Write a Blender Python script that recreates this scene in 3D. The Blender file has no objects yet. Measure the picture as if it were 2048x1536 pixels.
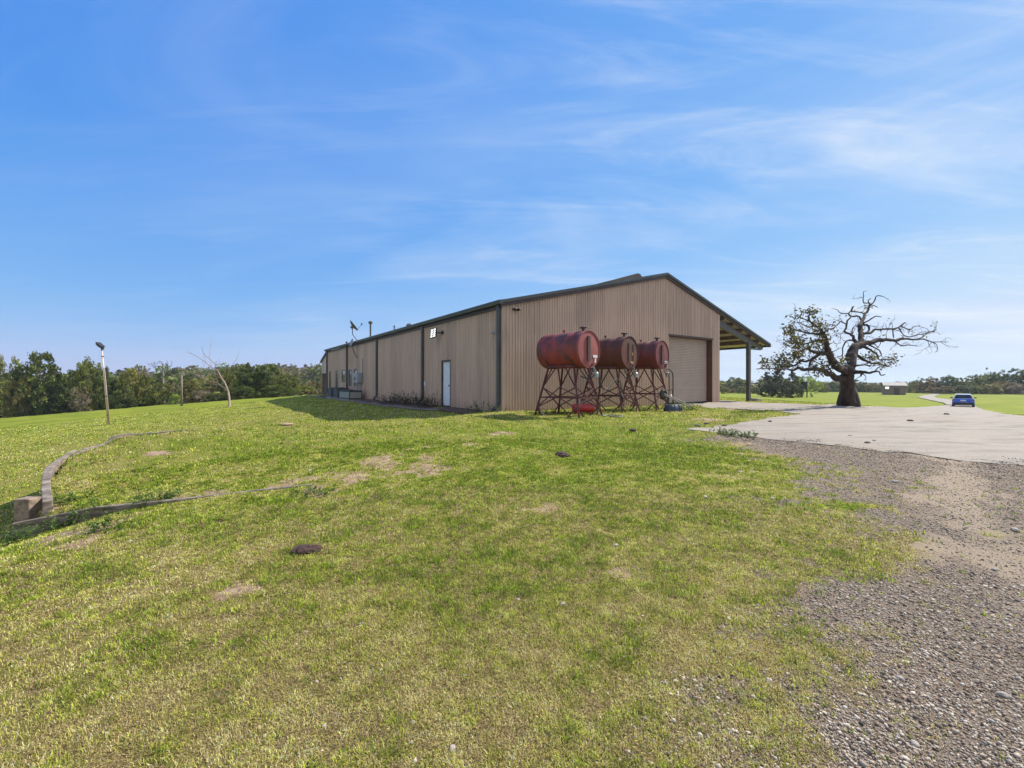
import bpy, bmesh, math, random
import numpy as np
from mathutils import Vector, Matrix
from mathutils.geometry import delaunay_2d_cdt
R = math.radians
rnd = random.Random(7)
S = bpy.context.scene
COL = S.collection
CZ = 1.72                     # eye height above the nearest ground
F = 880.0                     # focal length in photo pixels (2048 wide)
CX, CY = -0.356, 16.5         # near corner of the metal building
WX, WY = -0.572, 0.820        # along its long side, away from the viewer
DX, DY = 0.820, 0.572         # along its gable end, to the right
NX, NY = -0.820, -0.572       # out of the long side
MX, MY = 0.572, -0.820        # out of the gable end

# ------------------------------------------------------------------ numpy noise
def _h(ix, iy, s):
    n = (ix.astype(np.int64) * 374761393 + iy.astype(np.int64) * 668265263 + s * 974711) & 0xFFFFFFFF
    n = ((n ^ (n >> 13)) * 1274126177) & 0xFFFFFFFF
    n = n ^ (n >> 16)
    return (n & 0xFFFF) / 65535.0
def vnoise(x, y, s=0):
    x = np.asarray(x, float); y = np.asarray(y, float)
    ix = np.floor(x); iy = np.floor(y); fx = x - ix; fy = y - iy
    fx = fx*fx*(3-2*fx); fy = fy*fy*(3-2*fy)
    a = _h(ix, iy, s); b = _h(ix+1, iy, s); c = _h(ix, iy+1, s); d = _h(ix+1, iy+1, s)
    return (a*(1-fx)+b*fx)*(1-fy) + (c*(1-fx)+d*fx)*fy
def fbm(x, y, s=0, o=4):
    t = 0; a = .5; n = 0
    for k in range(o):
        t = t + a*vnoise(x, y, s+k); n += a; a *= .5; x = x*2.03+17.1; y = y*2.03+5.3
    return t/n
def sstep(a, b, x): 
    t = np.clip((x-a)/(b-a), 0, 1); return t*t*(3-2*t)
def sp(x, k=1.0): return np.logaddexp(0, np.asarray(x, float)/k)*k

# ------------------------------------------------------------------ terrain
EY = [-50, 4.6, 5.4, 6.25, 7.9, 9.8, 10.6, 11.8, 12.6, 13.9, 16.5, 16.6, 400]
EX = [-5.8, -5.8, -5.8, -6.6, -8.0, -8.7, -8.2, -6.2, -4.6, -2.2, -.36, -.4, -.4]
def T(x, y):
    """ground height, absolute"""
    x = np.asarray(x, float); y = np.asarray(y, float)
    rx = x-CX; ry = y-CY
    d = rx*NX+ry*NY; g = rx*MX+ry*MY
    k = .095 - .035*sstep(0, 9, g)
    zn = -1.05 - k*sp(d-.3, .35)
    zt = -1.05 - .052*sp(12.3-y, .6)
    zt = zt - .16*np.exp(-((x+5.6)**2+(y-5.4)**2)/(2*1.8**2))
    zn = zn - .13*np.exp(-((x+6.8)**2+(y-4.9)**2)/(2*2.4**2))
    s = x-np.interp(y, EY, EX)
    w = .10 + 1.0*sstep(10.2, 12, y)
    W = np.clip((s+w)/w, 0, 1); W = W*W*(3-2*W)
    W2 = sstep(-6.4, -4.1, x)
    yf = 5.4+(x+5.8)*.27
    fr = np.clip((yf-y)/.08, 0, 1)
    fr = np.where(x > -2.9, 1.0, fr)
    fr = np.where((y < 5.4) & (x < -5.8), 1.0, fr)
    Wf = W*(1-fr)+fr*np.minimum(W2, 1)
    Wf = np.where(y > 7.6, W, Wf)
    Wf = np.where((x < -5.8) & (y >= 5.4), W, Wf)
    z = zn + Wf*(zt-zn)
    z = z - 1.9*(1-np.exp(-sp(x-18, 1.5)/22))
    # the lawn rolls over a crest and drops to the creek woods on the left
    lf = sstep(12, -14, x)
    r = np.hypot(x, y)
    z = z - lf*np.minimum(.13*sp(y-49, 2), 7.5)
    z = z + lf*sstep(120, 270, r)*11.5
    # small lumps
    amp = .05*sstep(3, 12, r)+.018
    z = z + (fbm(x*.9, y*.9, 3)-.5)*amp*2*(1-.85*sstep(15, 60, x+y*.3)) + (fbm(x*.13, y*.13, 9)-.5)*.25*sstep(18, 60, r)*sstep(-5, -20, x)
    # right: far valley and a low ridge on the skyline
    rf = 1-lf
    z = z - rf*sstep(190, 400, r)*9
    z = z + rf*sstep(1100, 2000, r)*(15+4*fbm(x*.0016, y*.0016, 5))
    z = np.where(r > 2150, z-rf*0, z)
    return z + CZ
def t1(x, y): return float(T(x, y))
def hit(px, py, ymax=400):
    """where the photo ray meets the ground"""
    u = (px-1024)/F; v = (768-py)/F
    ys = np.geomspace(.8, ymax, 4000)
    dz = T(u*ys, ys)-(CZ+v*ys)
    i = int(np.argmax(dz > 0))
    if dz[i] <= 0: i = len(ys)-1
    Y = ys[i]
    return (u*Y, Y, t1(u*Y, Y))
def at(px, py, Y): return Vector(((px-1024)/F*Y, Y, CZ+(768-py)/F*Y))

# ------------------------------------------------------------------ materials
def newmat(name):
    m = bpy.data.materials.new(name); m.use_nodes = True
    nt = m.node_tree; b = nt.nodes['Principled BSDF']
    return m, nt, b
def node(nt, t, **kw):
    n = nt.nodes.new(t)
    for k, v in kw.items():
        if hasattr(n, k): setattr(n, k, v)
    return n
def ramp(nt, stops, fac):
    n = nt.nodes.new('ShaderNodeValToRGB'); e = n.color_ramp.elements
    while len(e) > 1: e.remove(e[0])
    for i, (p, c) in enumerate(stops):
        x = e[0] if i == 0 else e.new(p)
        x.position = p; x.color = (*c, 1) if len(c) == 3 else c
    nt.links.new(fac, n.inputs[0]); return n.outputs[0]
def noise(nt, scale, detail=5, rough=.6, coord='Object', stretch=None):
    tc = nt.nodes.new('ShaderNodeTexCoord'); n = nt.nodes.new('ShaderNodeTexNoise')
    n.inputs['Scale'].default_value = scale; n.inputs['Detail'].default_value = detail; n.inputs['Roughness'].default_value = rough
    src = tc.outputs[coord]
    if stretch:
        mp = nt.nodes.new('ShaderNodeMapping'); mp.inputs['Scale'].default_value = stretch
        nt.links.new(src, mp.inputs[0]); src = mp.outputs[0]
    nt.links.new(src, n.inputs['Vector']); return n.outputs['Fac']
def mix(nt, fac, a, b, blend='MIX'):
    n = nt.nodes.new('ShaderNodeMix'); n.data_type = 'RGBA'; n.blend_type = blend
    for sk, v in ((n.inputs[0], fac), (n.inputs[6], a), (n.inputs[7], b)):
        if isinstance(v, (int, float)): sk.default_value = v
        elif isinstance(v, tuple): sk.default_value = (*v, 1)
        else: nt.links.new(v, sk)
    return n.outputs[2]
def bump(nt, b, h, strength=.4, dist=.02):
    n = nt.nodes.new('ShaderNodeBump'); n.inputs['Strength'].default_value = strength; n.inputs['Distance'].default_value = dist
    nt.links.new(h, n.inputs['Height']); nt.links.new(n.outputs[0], b.inputs['Normal'])
def simple(name, c, c2=None, rough=.6, scale=3, metal=0, bmp=0, stretch=None, detail=5, lo=.35, hi=.65):
    m, nt, b = newmat(name)
    c2 = c2 or tuple(v*.75 for v in c)
    f = noise(nt, scale, detail, stretch=stretch)
    nt.links.new(ramp(nt, [(lo, c2), (hi, c)], f), b.inputs['Base Color'])
    b.inputs['Roughness'].default_value = rough; b.inputs['Metallic'].default_value = metal
    if bmp: bump(nt, b, f, bmp, .01)
    return m
def attrmat(name, rough=.8, transl=0, bumpn=None, var=0.0, vs=20):
    m, nt, b = newmat(name)
    a = nt.nodes.new('ShaderNodeAttribute'); a.attribute_name = 'col'
    c = a.outputs['Color']
    if var:
        c = mix(nt, 1.0, c, ramp(nt, [(.3, (1-var,)*3), (.7, (1+var,)*3)], noise(nt, vs)), 'MULTIPLY')
    nt.links.new(c, b.inputs['Base Color']); b.inputs['Roughness'].default_value = rough
    b.inputs['Specular IOR Level'].default_value = .25
    if transl:
        t = nt.nodes.new('ShaderNodeBsdfTranslucent'); ms = nt.nodes.new('ShaderNodeMixShader'); ms.inputs[0].default_value = transl
        nt.links.new(c, t.inputs[0]); nt.links.new(b.outputs[0], ms.inputs[1]); nt.links.new(t.outputs[0], ms.inputs[2])
        nt.links.new(ms.outputs[0], nt.nodes['Material Output'].inputs[0])
    if bumpn: bump(nt, b, noise(nt, bumpn), .5, .01)
    return m
M = {}
def steel_wall():
    m, nt, b = newmat('tan_metal_panel')
    f = noise(nt, 1.2, 6, stretch=(1, 1, .25)); g = noise(nt, 9, 4, stretch=(1, 1, .06))
    c = ramp(nt, [(.3, (.40, .282, .215)), (.7, (.49, .35, .27))], f)
    c = mix(nt, .5, c, ramp(nt, [(.35, (.33, .225, .17)), (.6, (.50, .36, .28))], g))
    tcp = nt.nodes.new('ShaderNodeTexCoord'); sxp = nt.nodes.new('ShaderNodeSeparateXYZ'); nt.links.new(tcp.outputs['Object'], sxp.inputs[0])
    def mm_(op, a, b2):
        q = nt.nodes.new('ShaderNodeMath'); q.operation = op
        for i, v in enumerate((a, b2)):
            if v is None: continue
            if isinstance(v, (int, float)): q.inputs[i].default_value = v
            else: nt.links.new(v, q.inputs[i])
        return q.outputs[0]
    pan = mm_('FLOOR', mm_('DIVIDE', mm_('ADD', sxp.outputs[0], mm_('MULTIPLY', sxp.outputs[1], 1.0)), .924), None)
    wn = nt.nodes.new('ShaderNodeTexWhiteNoise'); wn.noise_dimensions = '1D'; nt.links.new(pan, wn.inputs['W'])
    c = mix(nt, 1.0, c, ramp(nt, [(0, (.97, .97, .97)), (1, (1.20, 1.20, 1.19))], wn.outputs['Value']), 'MULTIPLY')
    c = mix(nt, ramp(nt, [(.58, (0, 0, 0)), (.72, (.22, .22, .22))], noise(nt, 2.5, 8, .7, stretch=(1, 1, .1))), c, (.25, .17, .125))
    # splashed soil at the foot of the panels
    tc = nt.nodes.new('ShaderNodeTexCoord'); sx = nt.nodes.new('ShaderNodeSeparateXYZ'); nt.links.new(tc.outputs['Object'], sx.inputs[0])
    mr = nt.nodes.new('ShaderNodeMapRange'); mr.inputs[1].default_value = .45; mr.inputs[2].default_value = 0; mr.inputs[3].default_value = 0; mr.inputs[4].default_value = .55
    nt.links.new(sx.outputs[2], mr.inputs[0])
    mm = nt.nodes.new('ShaderNodeMath'); mm.operation = 'MULTIPLY'; nt.links.new(mr.outputs[0], mm.inputs[0]); nt.links.new(noise(nt, 5, 6), mm.inputs[1])
    c = mix(nt, mm.outputs[0], c, (.27, .15, .09))
    nt.links.new(c, b.inputs['Base Color']); b.inputs['Roughness'].default_value = .45
    bump(nt, b, noise(nt, .8, 3), .15, .02)
    return m
M['wall'] = steel_wall()
M['trim'] = simple('dark_green_trim', (.055, .068, .062), (.038, .042, .04), .4, 4)
M['brown'] = simple('dark_brown_trim', (.07, .04, .032), (.045, .026, .022), .5, 6)
M['roof'] = simple('roof_sheet', (.42, .42, .38), (.33, .33, .3), .4, 2)
M['ceil'] = simple('pale_ceiling_sheet', (.62, .55, .43), (.52, .45, .35), .6, 3)
M['steelgrey'] = simple('grey_purple_steel', (.10, .085, .085), (.065, .055, .055), .5, 5)
M['purlin'] = simple('purlin_steel', (.20, .13, .10), (.14, .09, .07), .6, 5)
M['white'] = simple('white_paint', (.72, .75, .8), (.62, .64, .68), .5, 5)
M['black'] = simple('black_plastic', (.02, .02, .022), (.012, .012, .013), .5, 8)
M['rub'] = simple('black_rubber', (.018, .018, .018), (.03, .028, .026), .7, 12)
M['slat'] = simple('roll_door_paint', (.46, .36, .29), (.41, .32, .26), .5, 2)
M['jamb'] = simple('rusty_brown_jamb', (.13, .05, .035), (.07, .03, .025), .7, 6)
M['conc'] = simple('concrete', (.40, .36, .31), (.28, .245, .21), .85, 6, bmp=.3)
M['stone'] = simple('rough_stone', (.25, .2, .16), (.16, .12, .1), .85, 14, bmp=.5)
M['galv'] = simple('galvanised_steel', (.36, .39, .41), (.26, .28, .3), .4, 8, metal=.3)
M['acgrey'] = simple('condenser_grey', (.13, .15, .17), (.09, .1, .12), .5, 8)
M['acdark'] = simple('condenser_grille', (.03, .033, .038), (.05, .05, .055), .6, 30)
M['acpale'] = simple('condenser_pale_panel', (.38, .38, .34), (.3, .3, .27), .5, 8)
def glass():
    m, nt, b = newmat('window_glass'); b.inputs['Base Color'].default_value = (.02, .025, .03, 1)
    b.inputs['Roughness'].default_value = .04; b.inputs['Specular IOR Level'].default_value = 1.0; b.inputs['Metallic'].default_value = .35
    b.inputs['Base Color'].default_value = (.25, .27, .28, 1)
    bump(nt, b, noise(nt, 2, 2), .05, .02); return m
M['glass'] = glass()
def emis(name, c, s):
    m, nt, b = newmat(name); b.inputs['Base Color'].default_value = (*c, 1); b.inputs['Emission Color'].default_value = (*c, 1); b.inputs['Emission Strength'].default_value = s; return m
M['led'] = emis('lit_led', (1, .97, .9), .8)
def rusty(name, c, rust, amount, gloss=.45):
    m, nt, b = newmat(name)
    f = noise(nt, 1.6, 8, .68, stretch=(1, 1, .6)); g = noise(nt, 9, 8, .7); h = noise(nt, 3, 6, .6, stretch=(1, 1, .15))
    col = ramp(nt, [(.3, tuple(v*.78 for v in c)), (.7, c)], h)
    col = mix(nt, ramp(nt, [(.5-amount*.3, (1, 1, 1)), (.62-amount*.25, (0, 0, 0))], f), col, rust)
    # dark grime on the upper flank
    tc = nt.nodes.new('ShaderNodeTexCoord'); sx = nt.nodes.new('ShaderNodeSeparateXYZ'); nt.links.new(tc.outputs['Object'], sx.inputs[0])
    mr = nt.nodes.new('ShaderNodeMapRange'); mr.inputs[1].default_value = -.2; mr.inputs[2].default_value = .15
    nt.links.new(sx.outputs[2], mr.inputs[0])
    mm = nt.nodes.new('ShaderNodeMath'); mm.operation = 'MULTIPLY'; nt.links.new(mr.outputs[0], mm.inputs[0])
    nt.links.new(ramp(nt, [(.46, (0, 0, 0)), (.56, (1, 1, 1))], noise(nt, 2.6, 7, .7)), mm.inputs[1])
    sc = nt.nodes.new('ShaderNodeMath'); sc.operation = 'MULTIPLY'; sc.inputs[1].default_value = .75; nt.links.new(mm.outputs[0], sc.inputs[0])
    col = mix(nt, sc.outputs[0], col, (.05, .022, .02))
    col = mix(nt, ramp(nt, [(.6, (0, 0, 0)), (.72, (.6, .6, .6))], g), col, tuple(v*.6 for v in rust))
    nt.links.new(col, b.inputs['Base Color']); b.inputs['Roughness'].default_value = gloss
    bump(nt, b, g, .2, .01); return m
M['redA'] = rusty('faded_red_paint', (.33, .042, .038), (.10, .035, .028), .35, .6)
M['redEnd'] = simple('pink_red_paint', (.30, .075, .07), (.23, .052, .048), .6, 3)
M['redB'] = rusty('rusted_red_paint', (.13, .036, .024), (.065, .032, .018), .8, .75)
M['redC'] = rusty('dark_red_paint', (.19, .028, .027), (.075, .026, .023), .4, .62)
M['redCend'] = simple('dark_red_end', (.19, .042, .042), (.14, .03, .03), .6, 3)
M['leg'] = simple('red_brown_angle_iron', (.12, .04, .035), (.065, .028, .024), .7, 9)
M['legred'] = simple('red_angle_iron', (.14, .034, .034), (.07, .024, .022), .7, 9)
M['brightred'] = simple('bright_red_paint', (.55, .04, .03), (.40, .03, .025), .35, 4)
M['bluegrey'] = simple('blue_grey_tray', (.045, .06, .10), (.03, .035, .05), .6, 5)
M['wood'] = simple('weathered_timber', (.30, .245, .195), (.10, .075, .058), .9, 5, bmp=.6, stretch=(1, 1, 5))
M['woodend'] = simple('timber_cut_end', (.34, .26, .185), (.16, .11, .08), .9, 14, bmp=.6)
M['polewood'] = simple('pale_painted_pole', (.62, .54, .46), (.50, .30, .2), .7, 5, stretch=(1, 1, .2))
M['hose'] = simple('grey_hose', (.25, .25, .22), (.15, .15, .14), .6, 6)
M['bark'] = simple('oak_bark', (.07, .046, .036), (.022, .015, .013), .95, 5, bmp=1.0, stretch=(1, 1, .35), detail=9)
M['palebark'] = simple('pale_brown_bark', (.42, .32, .25), (.22, .14, .10), .9, 8, bmp=.5)
M['greybark'] = simple('grey_bark', (.22, .18, .14), (.10, .08, .065), .9, 6, bmp=.5)
M['leafm'] = attrmat('leaf', .6, .35)
M['grassm'] = attrmat('grass_blade', .65, .38)
M['stonem'] = attrmat('gravel_stone', .85, 0, None, .18, 60)
M['clod'] = simple('dark_red_clod', (.075, .035, .028), (.03, .016, .014), .95, 25, bmp=1)
M['carroof_glare'] = simple('sun_glare_car_roof', (.62, .70, .72), (.58, .66, .68), .2, 2)  # sun glare on the blue car's roof, painted in as a pale colour
M['blue'] = simple('blue_car_paint', (.02, .12, .60), (.018, .10, .52), .25, 2)
M['carglass'] = simple('dark_car_glass', (.012, .02, .03), (.01, .015, .02), .08, 2)
M['tail'] = simple('red_tail_light', (.35, .04, .08), (.28, .03, .06), .2, 4)
M['shedwall'] = simple('shed_wall', (.22, .15, .12), (.17, .115, .095), .8, 3)
M['shedroof'] = simple('shed_roof_sheet', (.22, .20, .21), (.10, .09, .10), .6, 1.2)

def pavement_mat(name, ca, cb):
    m, nt, b = newmat(name)
    f = noise(nt, .35, 6, .6); g = noise(nt, 60, 4, .7); h = noise(nt, 2.2, 7, .65, stretch=(.35, 1.6, 1))
    c = ramp(nt, [(.3, cb), (.7, ca)], f)
    c = mix(nt, .55, c, ramp(nt, [(.38, tuple(v*.45 for v in cb)), (.6, tuple(v*1.1 for v in ca))], g))
    k = noise(nt, 9, 8, .7); c = mix(nt, ramp(nt, [(.60, (0, 0, 0)), (.70, (.5, .5, .5))], k), c, tuple(v*.5 for v in cb))
    c = mix(nt, ramp(nt, [(.50, (0, 0, 0)), (.66, (.6, .6, .6))], h), c, tuple(v*.62 for v in cb))
    # long curving tyre scuffs and patches of tracked-in dirt
    tc = nt.nodes.new('ShaderNodeTexCoord'); mp = nt.nodes.new('ShaderNodeMapping'); mp.inputs['Location'].default_value = (-6, -30, 0); nt.links.new(tc.outputs['Object'], mp.inputs[0])
    for sc_, ds in ((.42, 5.0), (.23, 9.0)):
        w = nt.nodes.new('ShaderNodeTexWave'); w.wave_type = 'RINGS'; w.rings_direction = 'Z'; w.inputs['Scale'].default_value = sc_; w.inputs['Distortion'].default_value = ds; w.inputs['Detail'].default_value = 3; w.inputs['Detail Scale'].default_value = .25; nt.links.new(mp.outputs[0], w.inputs[0])
        wm = mix(nt, 1.0, ramp(nt, [(.80, (0, 0, 0)), (.95, (.5, .5, .5))], w.outputs['Fac']), ramp(nt, [(.42, (0, 0, 0)), (.62, (1, 1, 1))], h), 'MULTIPLY')
        c = mix(nt, wm, c, tuple(v*.55 for v in cb))
    c = mix(nt, ramp(nt, [(.52, (0, 0, 0)), (.70, (.55, .55, .55))], noise(nt, .8, 7, .65)), c, (.27, .20, .145))
    nt.links.new(c, b.inputs['Base Color']); b.inputs['Roughness'].default_value = .9
    bump(nt, b, g, .35, .008); return m
M['pave'] = pavement_mat('pale_chip_seal', (.335, .285, .232), (.27, .228, .186))

def ground_mat():
    m, nt, b = newmat('lawn_and_soil')
    def att(n):
        a = nt.nodes.new('ShaderNodeAttribute'); a.attribute_name = n; return a.outputs['Fac']
    fine = noise(nt, 70, 6, .85); mid = noise(nt, 6, 6, .65); big = noise(nt, .5, 4, .55); vf = noise(nt, 130, 5, .8); m2 = noise(nt, 2.2, 7, .7, stretch=(1, 1.6, 1))
    green = ramp(nt, [(.36, (.02, .03, .004)), (.5, (.13, .165, .014)), (.68, (.36, .38, .05))], fine)  # near-black end of the green and straw ramps paints shade between blades
    straw = ramp(nt, [(.36, (.035, .026, .01)), (.5, (.235, .185, .06)), (.68, (.56, .45, .18))], fine)
    dirt = ramp(nt, [(.3, (.20, .13, .085)), (.6, (.38, .27, .18)), (.8, (.48, .36, .25))], mid)
    gcol = ramp(nt, [(.34, (.032, .023, .017)), (.46, (.15, .112, .082)), (.56, (.31, .24, .18)), (.7, (.53, .44, .34))], vf)
    def math_(op, a, c):
        n = nt.nodes.new('ShaderNodeMath'); n.operation = op; n.use_clamp = False
        for i, v in enumerate((a, c)):
            if isinstance(v, (int, float)): n.inputs[i].default_value = v
            else: nt.links.new(v, n.inputs[i])
        return n.outputs[0]
    gsel = math_('ADD', att('green'), math_('MULTIPLY', math_('SUBTRACT', mid, .5), 1.0))
    gsel = math_('ADD', gsel, math_('MULTIPLY', math_('SUBTRACT', m2, .5), 1.2))
    gsel = math_('MAXIMUM', math_('MINIMUM', gsel, 1.0), 0.0); c = mix(nt, gsel, straw, green)
    far = att('farfield'); m3 = noise(nt, 1.1, 8, .78)
    farc = ramp(nt, [(.3, (.09, .13, .008)), (.5, (.185, .23, .012)), (.68, (.33, .32, .04))], m3)
    fb = noise(nt, .16, 6, .6, stretch=(1, 3.5, 1)); farc = mix(nt, .55, farc, ramp(nt, [(.40, (.09, .14, .008)), (.5, (.19, .23, .014)), (.6, (.31, .30, .035))], fb))
    farc = mix(nt, .3, farc, ramp(nt, [(.35, (.10, .155, .010)), (.65, (.26, .26, .025))], big))
    c = mix(nt, far, c, farc)
    soil = math_('ADD', math_('MULTIPLY', att('dirt'), .8), math_('ADD', math_('MULTIPLY', math_('SUBTRACT', mid, .5), .5), math_('MULTIPLY', math_('SUBTRACT', fine, .5), 1.1)))
    soil = ramp(nt, [(.4, (0, 0, 0)), (.6, (1, 1, 1))], soil)
    c = mix(nt, soil, c, dirt)
    gr = math_('ADD', att('gravel'), math_('ADD', math_('MULTIPLY', math_('SUBTRACT', mid, .5), .5), math_('MULTIPLY', math_('SUBTRACT', fine, .5), 1.0)))
    gr = ramp(nt, [(.38, (0, 0, 0)), (.55, (1, 1, 1))], gr)
    c = mix(nt, gr, c, gcol)
    sa = att('sand')
    c = mix(nt, sa, c, ramp(nt, [(.36, (.22, .16, .115)), (.62, (.44, .355, .26))], fine))
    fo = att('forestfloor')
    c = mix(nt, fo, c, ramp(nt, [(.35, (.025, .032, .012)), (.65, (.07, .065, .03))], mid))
    nt.links.new(c, b.inputs['Base Color']); b.inputs['Roughness'].default_value = .95; b.inputs['Specular IOR Level'].default_value = .1
    bump(nt, b, mix(nt, .5, fine, vf), .8, .02)
    return m
M['ground'] = ground_mat()

# ------------------------------------------------------------------ mesh helpers
def tag(o, label=None, cat=None, group=None, kind=None):
    if label: o['label'] = label
    if cat: o['category'] = cat
    if group: o['group'] = group
    if kind: o['kind'] = kind
    return o
def empty(name, loc, rz=0, label=None, cat=None, group=None):
    o = bpy.data.objects.new(name, None); COL.objects.link(o); o.location = loc; o.rotation_euler = (0, 0, rz)
    o.empty_display_size = .2
    return tag(o, label, cat, group)
def npmesh(name, V, Fs, mat, parent=None, col=None, smooth=False, attrs=None):
    """Fs: list of (M,k) int arrays or one array"""
    if isinstance(Fs, np.ndarray): Fs = [Fs]
    me = bpy.data.meshes.new(name)
    V = np.ascontiguousarray(V, dtype=np.float32)
    me.vertices.add(len(V)); me.vertices.foreach_set('co', V.ravel())
    li = np.concatenate([f.ravel() for f in Fs]).astype(np.int32)
    tot = np.concatenate([np.full(len(f), f.shape[1]) for f in Fs]).astype(np.int32)
    st = np.concatenate([[0], np.cumsum(tot)[:-1]]).astype(np.int32)
    me.loops.add(len(li)); me.loops.foreach_set('vertex_index', li)
    me.polygons.add(len(tot)); me.polygons.foreach_set('loop_start', st)
    me.update(calc_edges=True)
    if smooth: me.polygons.foreach_set('use_smooth', np.ones(len(tot), bool))
    if col is not None:
        a = me.color_attributes.new('col', 'FLOAT_COLOR', 'POINT')
        c4 = np.ones((len(V), 4), np.float32); c4[:, :3] = col; a.data.foreach_set('color', c4.ravel())
    if attrs:
        for k, v in attrs.items():
            a = me.attributes.new(k, 'FLOAT', 'POINT'); a.data.foreach_set('value', np.ascontiguousarray(v, np.float32))
    me.materials.append(mat)
    o = bpy.data.objects.new(name, me); COL.objects.link(o)
    if parent is not None: o.parent = parent
    return o
class MB:
    def __init__(s): s.v = []; s.f = []
    def add(s, vs, fs):
        n = len(s.v); s.v += [tuple(p) for p in vs]; s.f += [tuple(i+n for i in f) for f in fs]; return s
    def box(s, a, b, M4=None):
        x0, y0, z0 = a; x1, y1, z1 = b
        vs = [(x0,y0,z0),(x1,y0,z0),(x1,y1,z0),(x0,y1,z0),(x0,y0,z1),(x1,y0,z1),(x1,y1,z1),(x0,y1,z1)]
        if M4 is not None: vs = [tuple(M4 @ Vector(p)) for p in vs]
        return s.add(vs, [(0,3,2,1),(4,5,6,7),(0,1,5,4),(1,2,6,5),(2,3,7,6),(3,0,4,7)])
    def bar(s, p, q, w, h=None, up=(0,0,1)):
        h = h or w; p = Vector(p); q = Vector(q); d = (q-p); L = d.length; d.normalize(); up = Vector(up)
        x = d.cross(up)
        if x.length < 1e-3: x = d.cross(Vector((1,0,0)))
        x.normalize(); y = x.cross(d)
        c = [(-.5,-.5),(.5,-.5),(.5,.5),(-.5,.5)]
        vs = [p+x*a*w+y*b*h for a, b in c]+[q+x*a*w+y*b*h for a, b in c]
        return s.add(vs, [(0,1,2,3),(7,6,5,4),(0,4,5,1),(1,5,6,2),(2,6,7,3),(3,7,4,0)])
    def tube(s, pts, rs, n=8, cap=True):
        pts = [Vector(p) for p in pts]
        if not isinstance(rs, (list, tuple)): rs = [rs]*len(pts)
        base = len(s.v); ref = None
        for i, p in enumerate(pts):
            t = (pts[min(i+1, len(pts)-1)]-pts[max(i-1, 0)]).normalized()
            if ref is None:
                ref = t.cross(Vector((0,0,1)) if abs(t.z) < .9 else Vector((1,0,0))).normalized()
            ref = (ref-t*ref.dot(t)).normalized(); b = t.cross(ref)
            for k in range(n):
                a = 2*math.pi*k/n; s.v.append(tuple(p+(ref*math.cos(a)+b*math.sin(a))*rs[i]))
        for i in range(len(pts)-1):
            for k in range(n):
                a = base+i*n+k; b2 = base+i*n+(k+1)%n; s.f.append((a, b2, b2+n, a+n))
        if cap:
            s.f.append(tuple(base+k for k in range(n))[::-1]); e = base+(len(pts)-1)*n; s.f.append(tuple(e+k for k in range(n)))
        return s
    def lathe(s, prof, c=(0,0,0), axis='z', n=24):
        """prof: (r, h) list"""
        base = len(s.v)
        for r, h in prof:
            for k in range(n):
                a = 2*math.pi*k/n; p = (r*math.cos(a), r*math.sin(a), h)
                if axis == 'y': p = (p[0], p[2], p[1])
                if axis == 'x': p = (p[2], p[0], p[1])
                s.v.append((p[0]+c[0], p[1]+c[1], p[2]+c[2]))
        for i in range(len(prof)-1):
            for k in range(n):
                a = base+i*n+k; b = base+i*n+(k+1)%n; s.f.append((a, b, b+n, a+n))
        s.f.append(tuple(base+k for k in range(n))[::-1]); e = base+(len(prof)-1)*n; s.f.append(tuple(e+k for k in range(n)))
        return s
    def build(s, name, mat, parent=None, smooth=False, bevel=0, auto=False):
        me = bpy.data.meshes.new(name); me.from_pydata(s.v, [], s.f); 
        bm = bmesh.new(); bm.from_mesh(me); bmesh.ops.recalc_face_normals(bm, faces=bm.faces); bm.to_mesh(me); bm.free()
        me.materials.append(M[mat] if isinstance(mat, str) else mat)
        if smooth: me.polygons.foreach_set('use_smooth', [True]*len(me.polygons))
        if auto:
            me.polygons.foreach_set('use_smooth', [True]*len(me.polygons)); me.set_sharp_from_angle(angle=R(35))
        o = bpy.data.objects.new(name, me); COL.objects.link(o)
        if parent is not None: o.parent = parent
        if bevel:
            b = o.modifiers.new('bevel', 'BEVEL'); b.width = bevel; b.segments = 2; b.limit_method = 'ANGLE'
        return o

def inpoly(x, y, poly):
    x = np.asarray(x); y = np.asarray(y); ins = np.zeros(x.shape, bool); n = len(poly)
    for i in range(n):
        x0, y0 = poly[i]; x1, y1 = poly[(i+1) % n]
        c = ((y0 > y) != (y1 > y))
        with np.errstate(divide='ignore', invalid='ignore'):
            ins ^= c & (x < (x1-x0)*(y-y0)/(y1-y0+1e-12)+x0)
    return ins

# ------------------------------------------------------------------ ground zones (plan positions)
def H2(px, py): h = hit(px, py); return (h[0], h[1])
pave_px = [(1362,857.5),(1400,854.5),(1452,850),(1510,841),(1556,834),(1602,827.5),(1570,824),(1520,820),(1460,817),(1404,814),(1378,810)]
near_px = [(2048,932),(1991,927),(1861,911),(1725,898),(1623,886),(1500,874),(1394,861)]
lot = [H2(*p) for p in pave_px]
def loc2w(t, s): return (CX+DX*t+WX*s, CY+DY*t+WY*s)
lot += [loc2w(11.3, .25), loc2w(14.6, .25), loc2w(14.75, 9), loc2w(21, 9)]
far_px = [(1560,806.5),(1640,809.5),(1740,812.5),(1800,815),(1852,813.5),(1880,811.5)]
lot += [H2(*p) for p in far_px]
rl = [(1893,810),(1887,806),(1855,799.5),(1834,794.3),(1850,790.5),(1869,787.5),(1872,785.6)]
rr = [(1898,785.8),(1880,789.0),(1869,793),(1872,796),(1905,800),(1940,808),(1967,819),(2008,827),(2048,832)]
seam_l = H2(1893, 810); seam_r = H2(1952, 812.5)
lot += [seam_l, seam_r]
lot += [H2(*p) for p in rr[6:]]
lx, ly = lot[-1]
lot += [(lx+12, ly+2), (lx+14, -3), (9.5, -3.0)]
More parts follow.
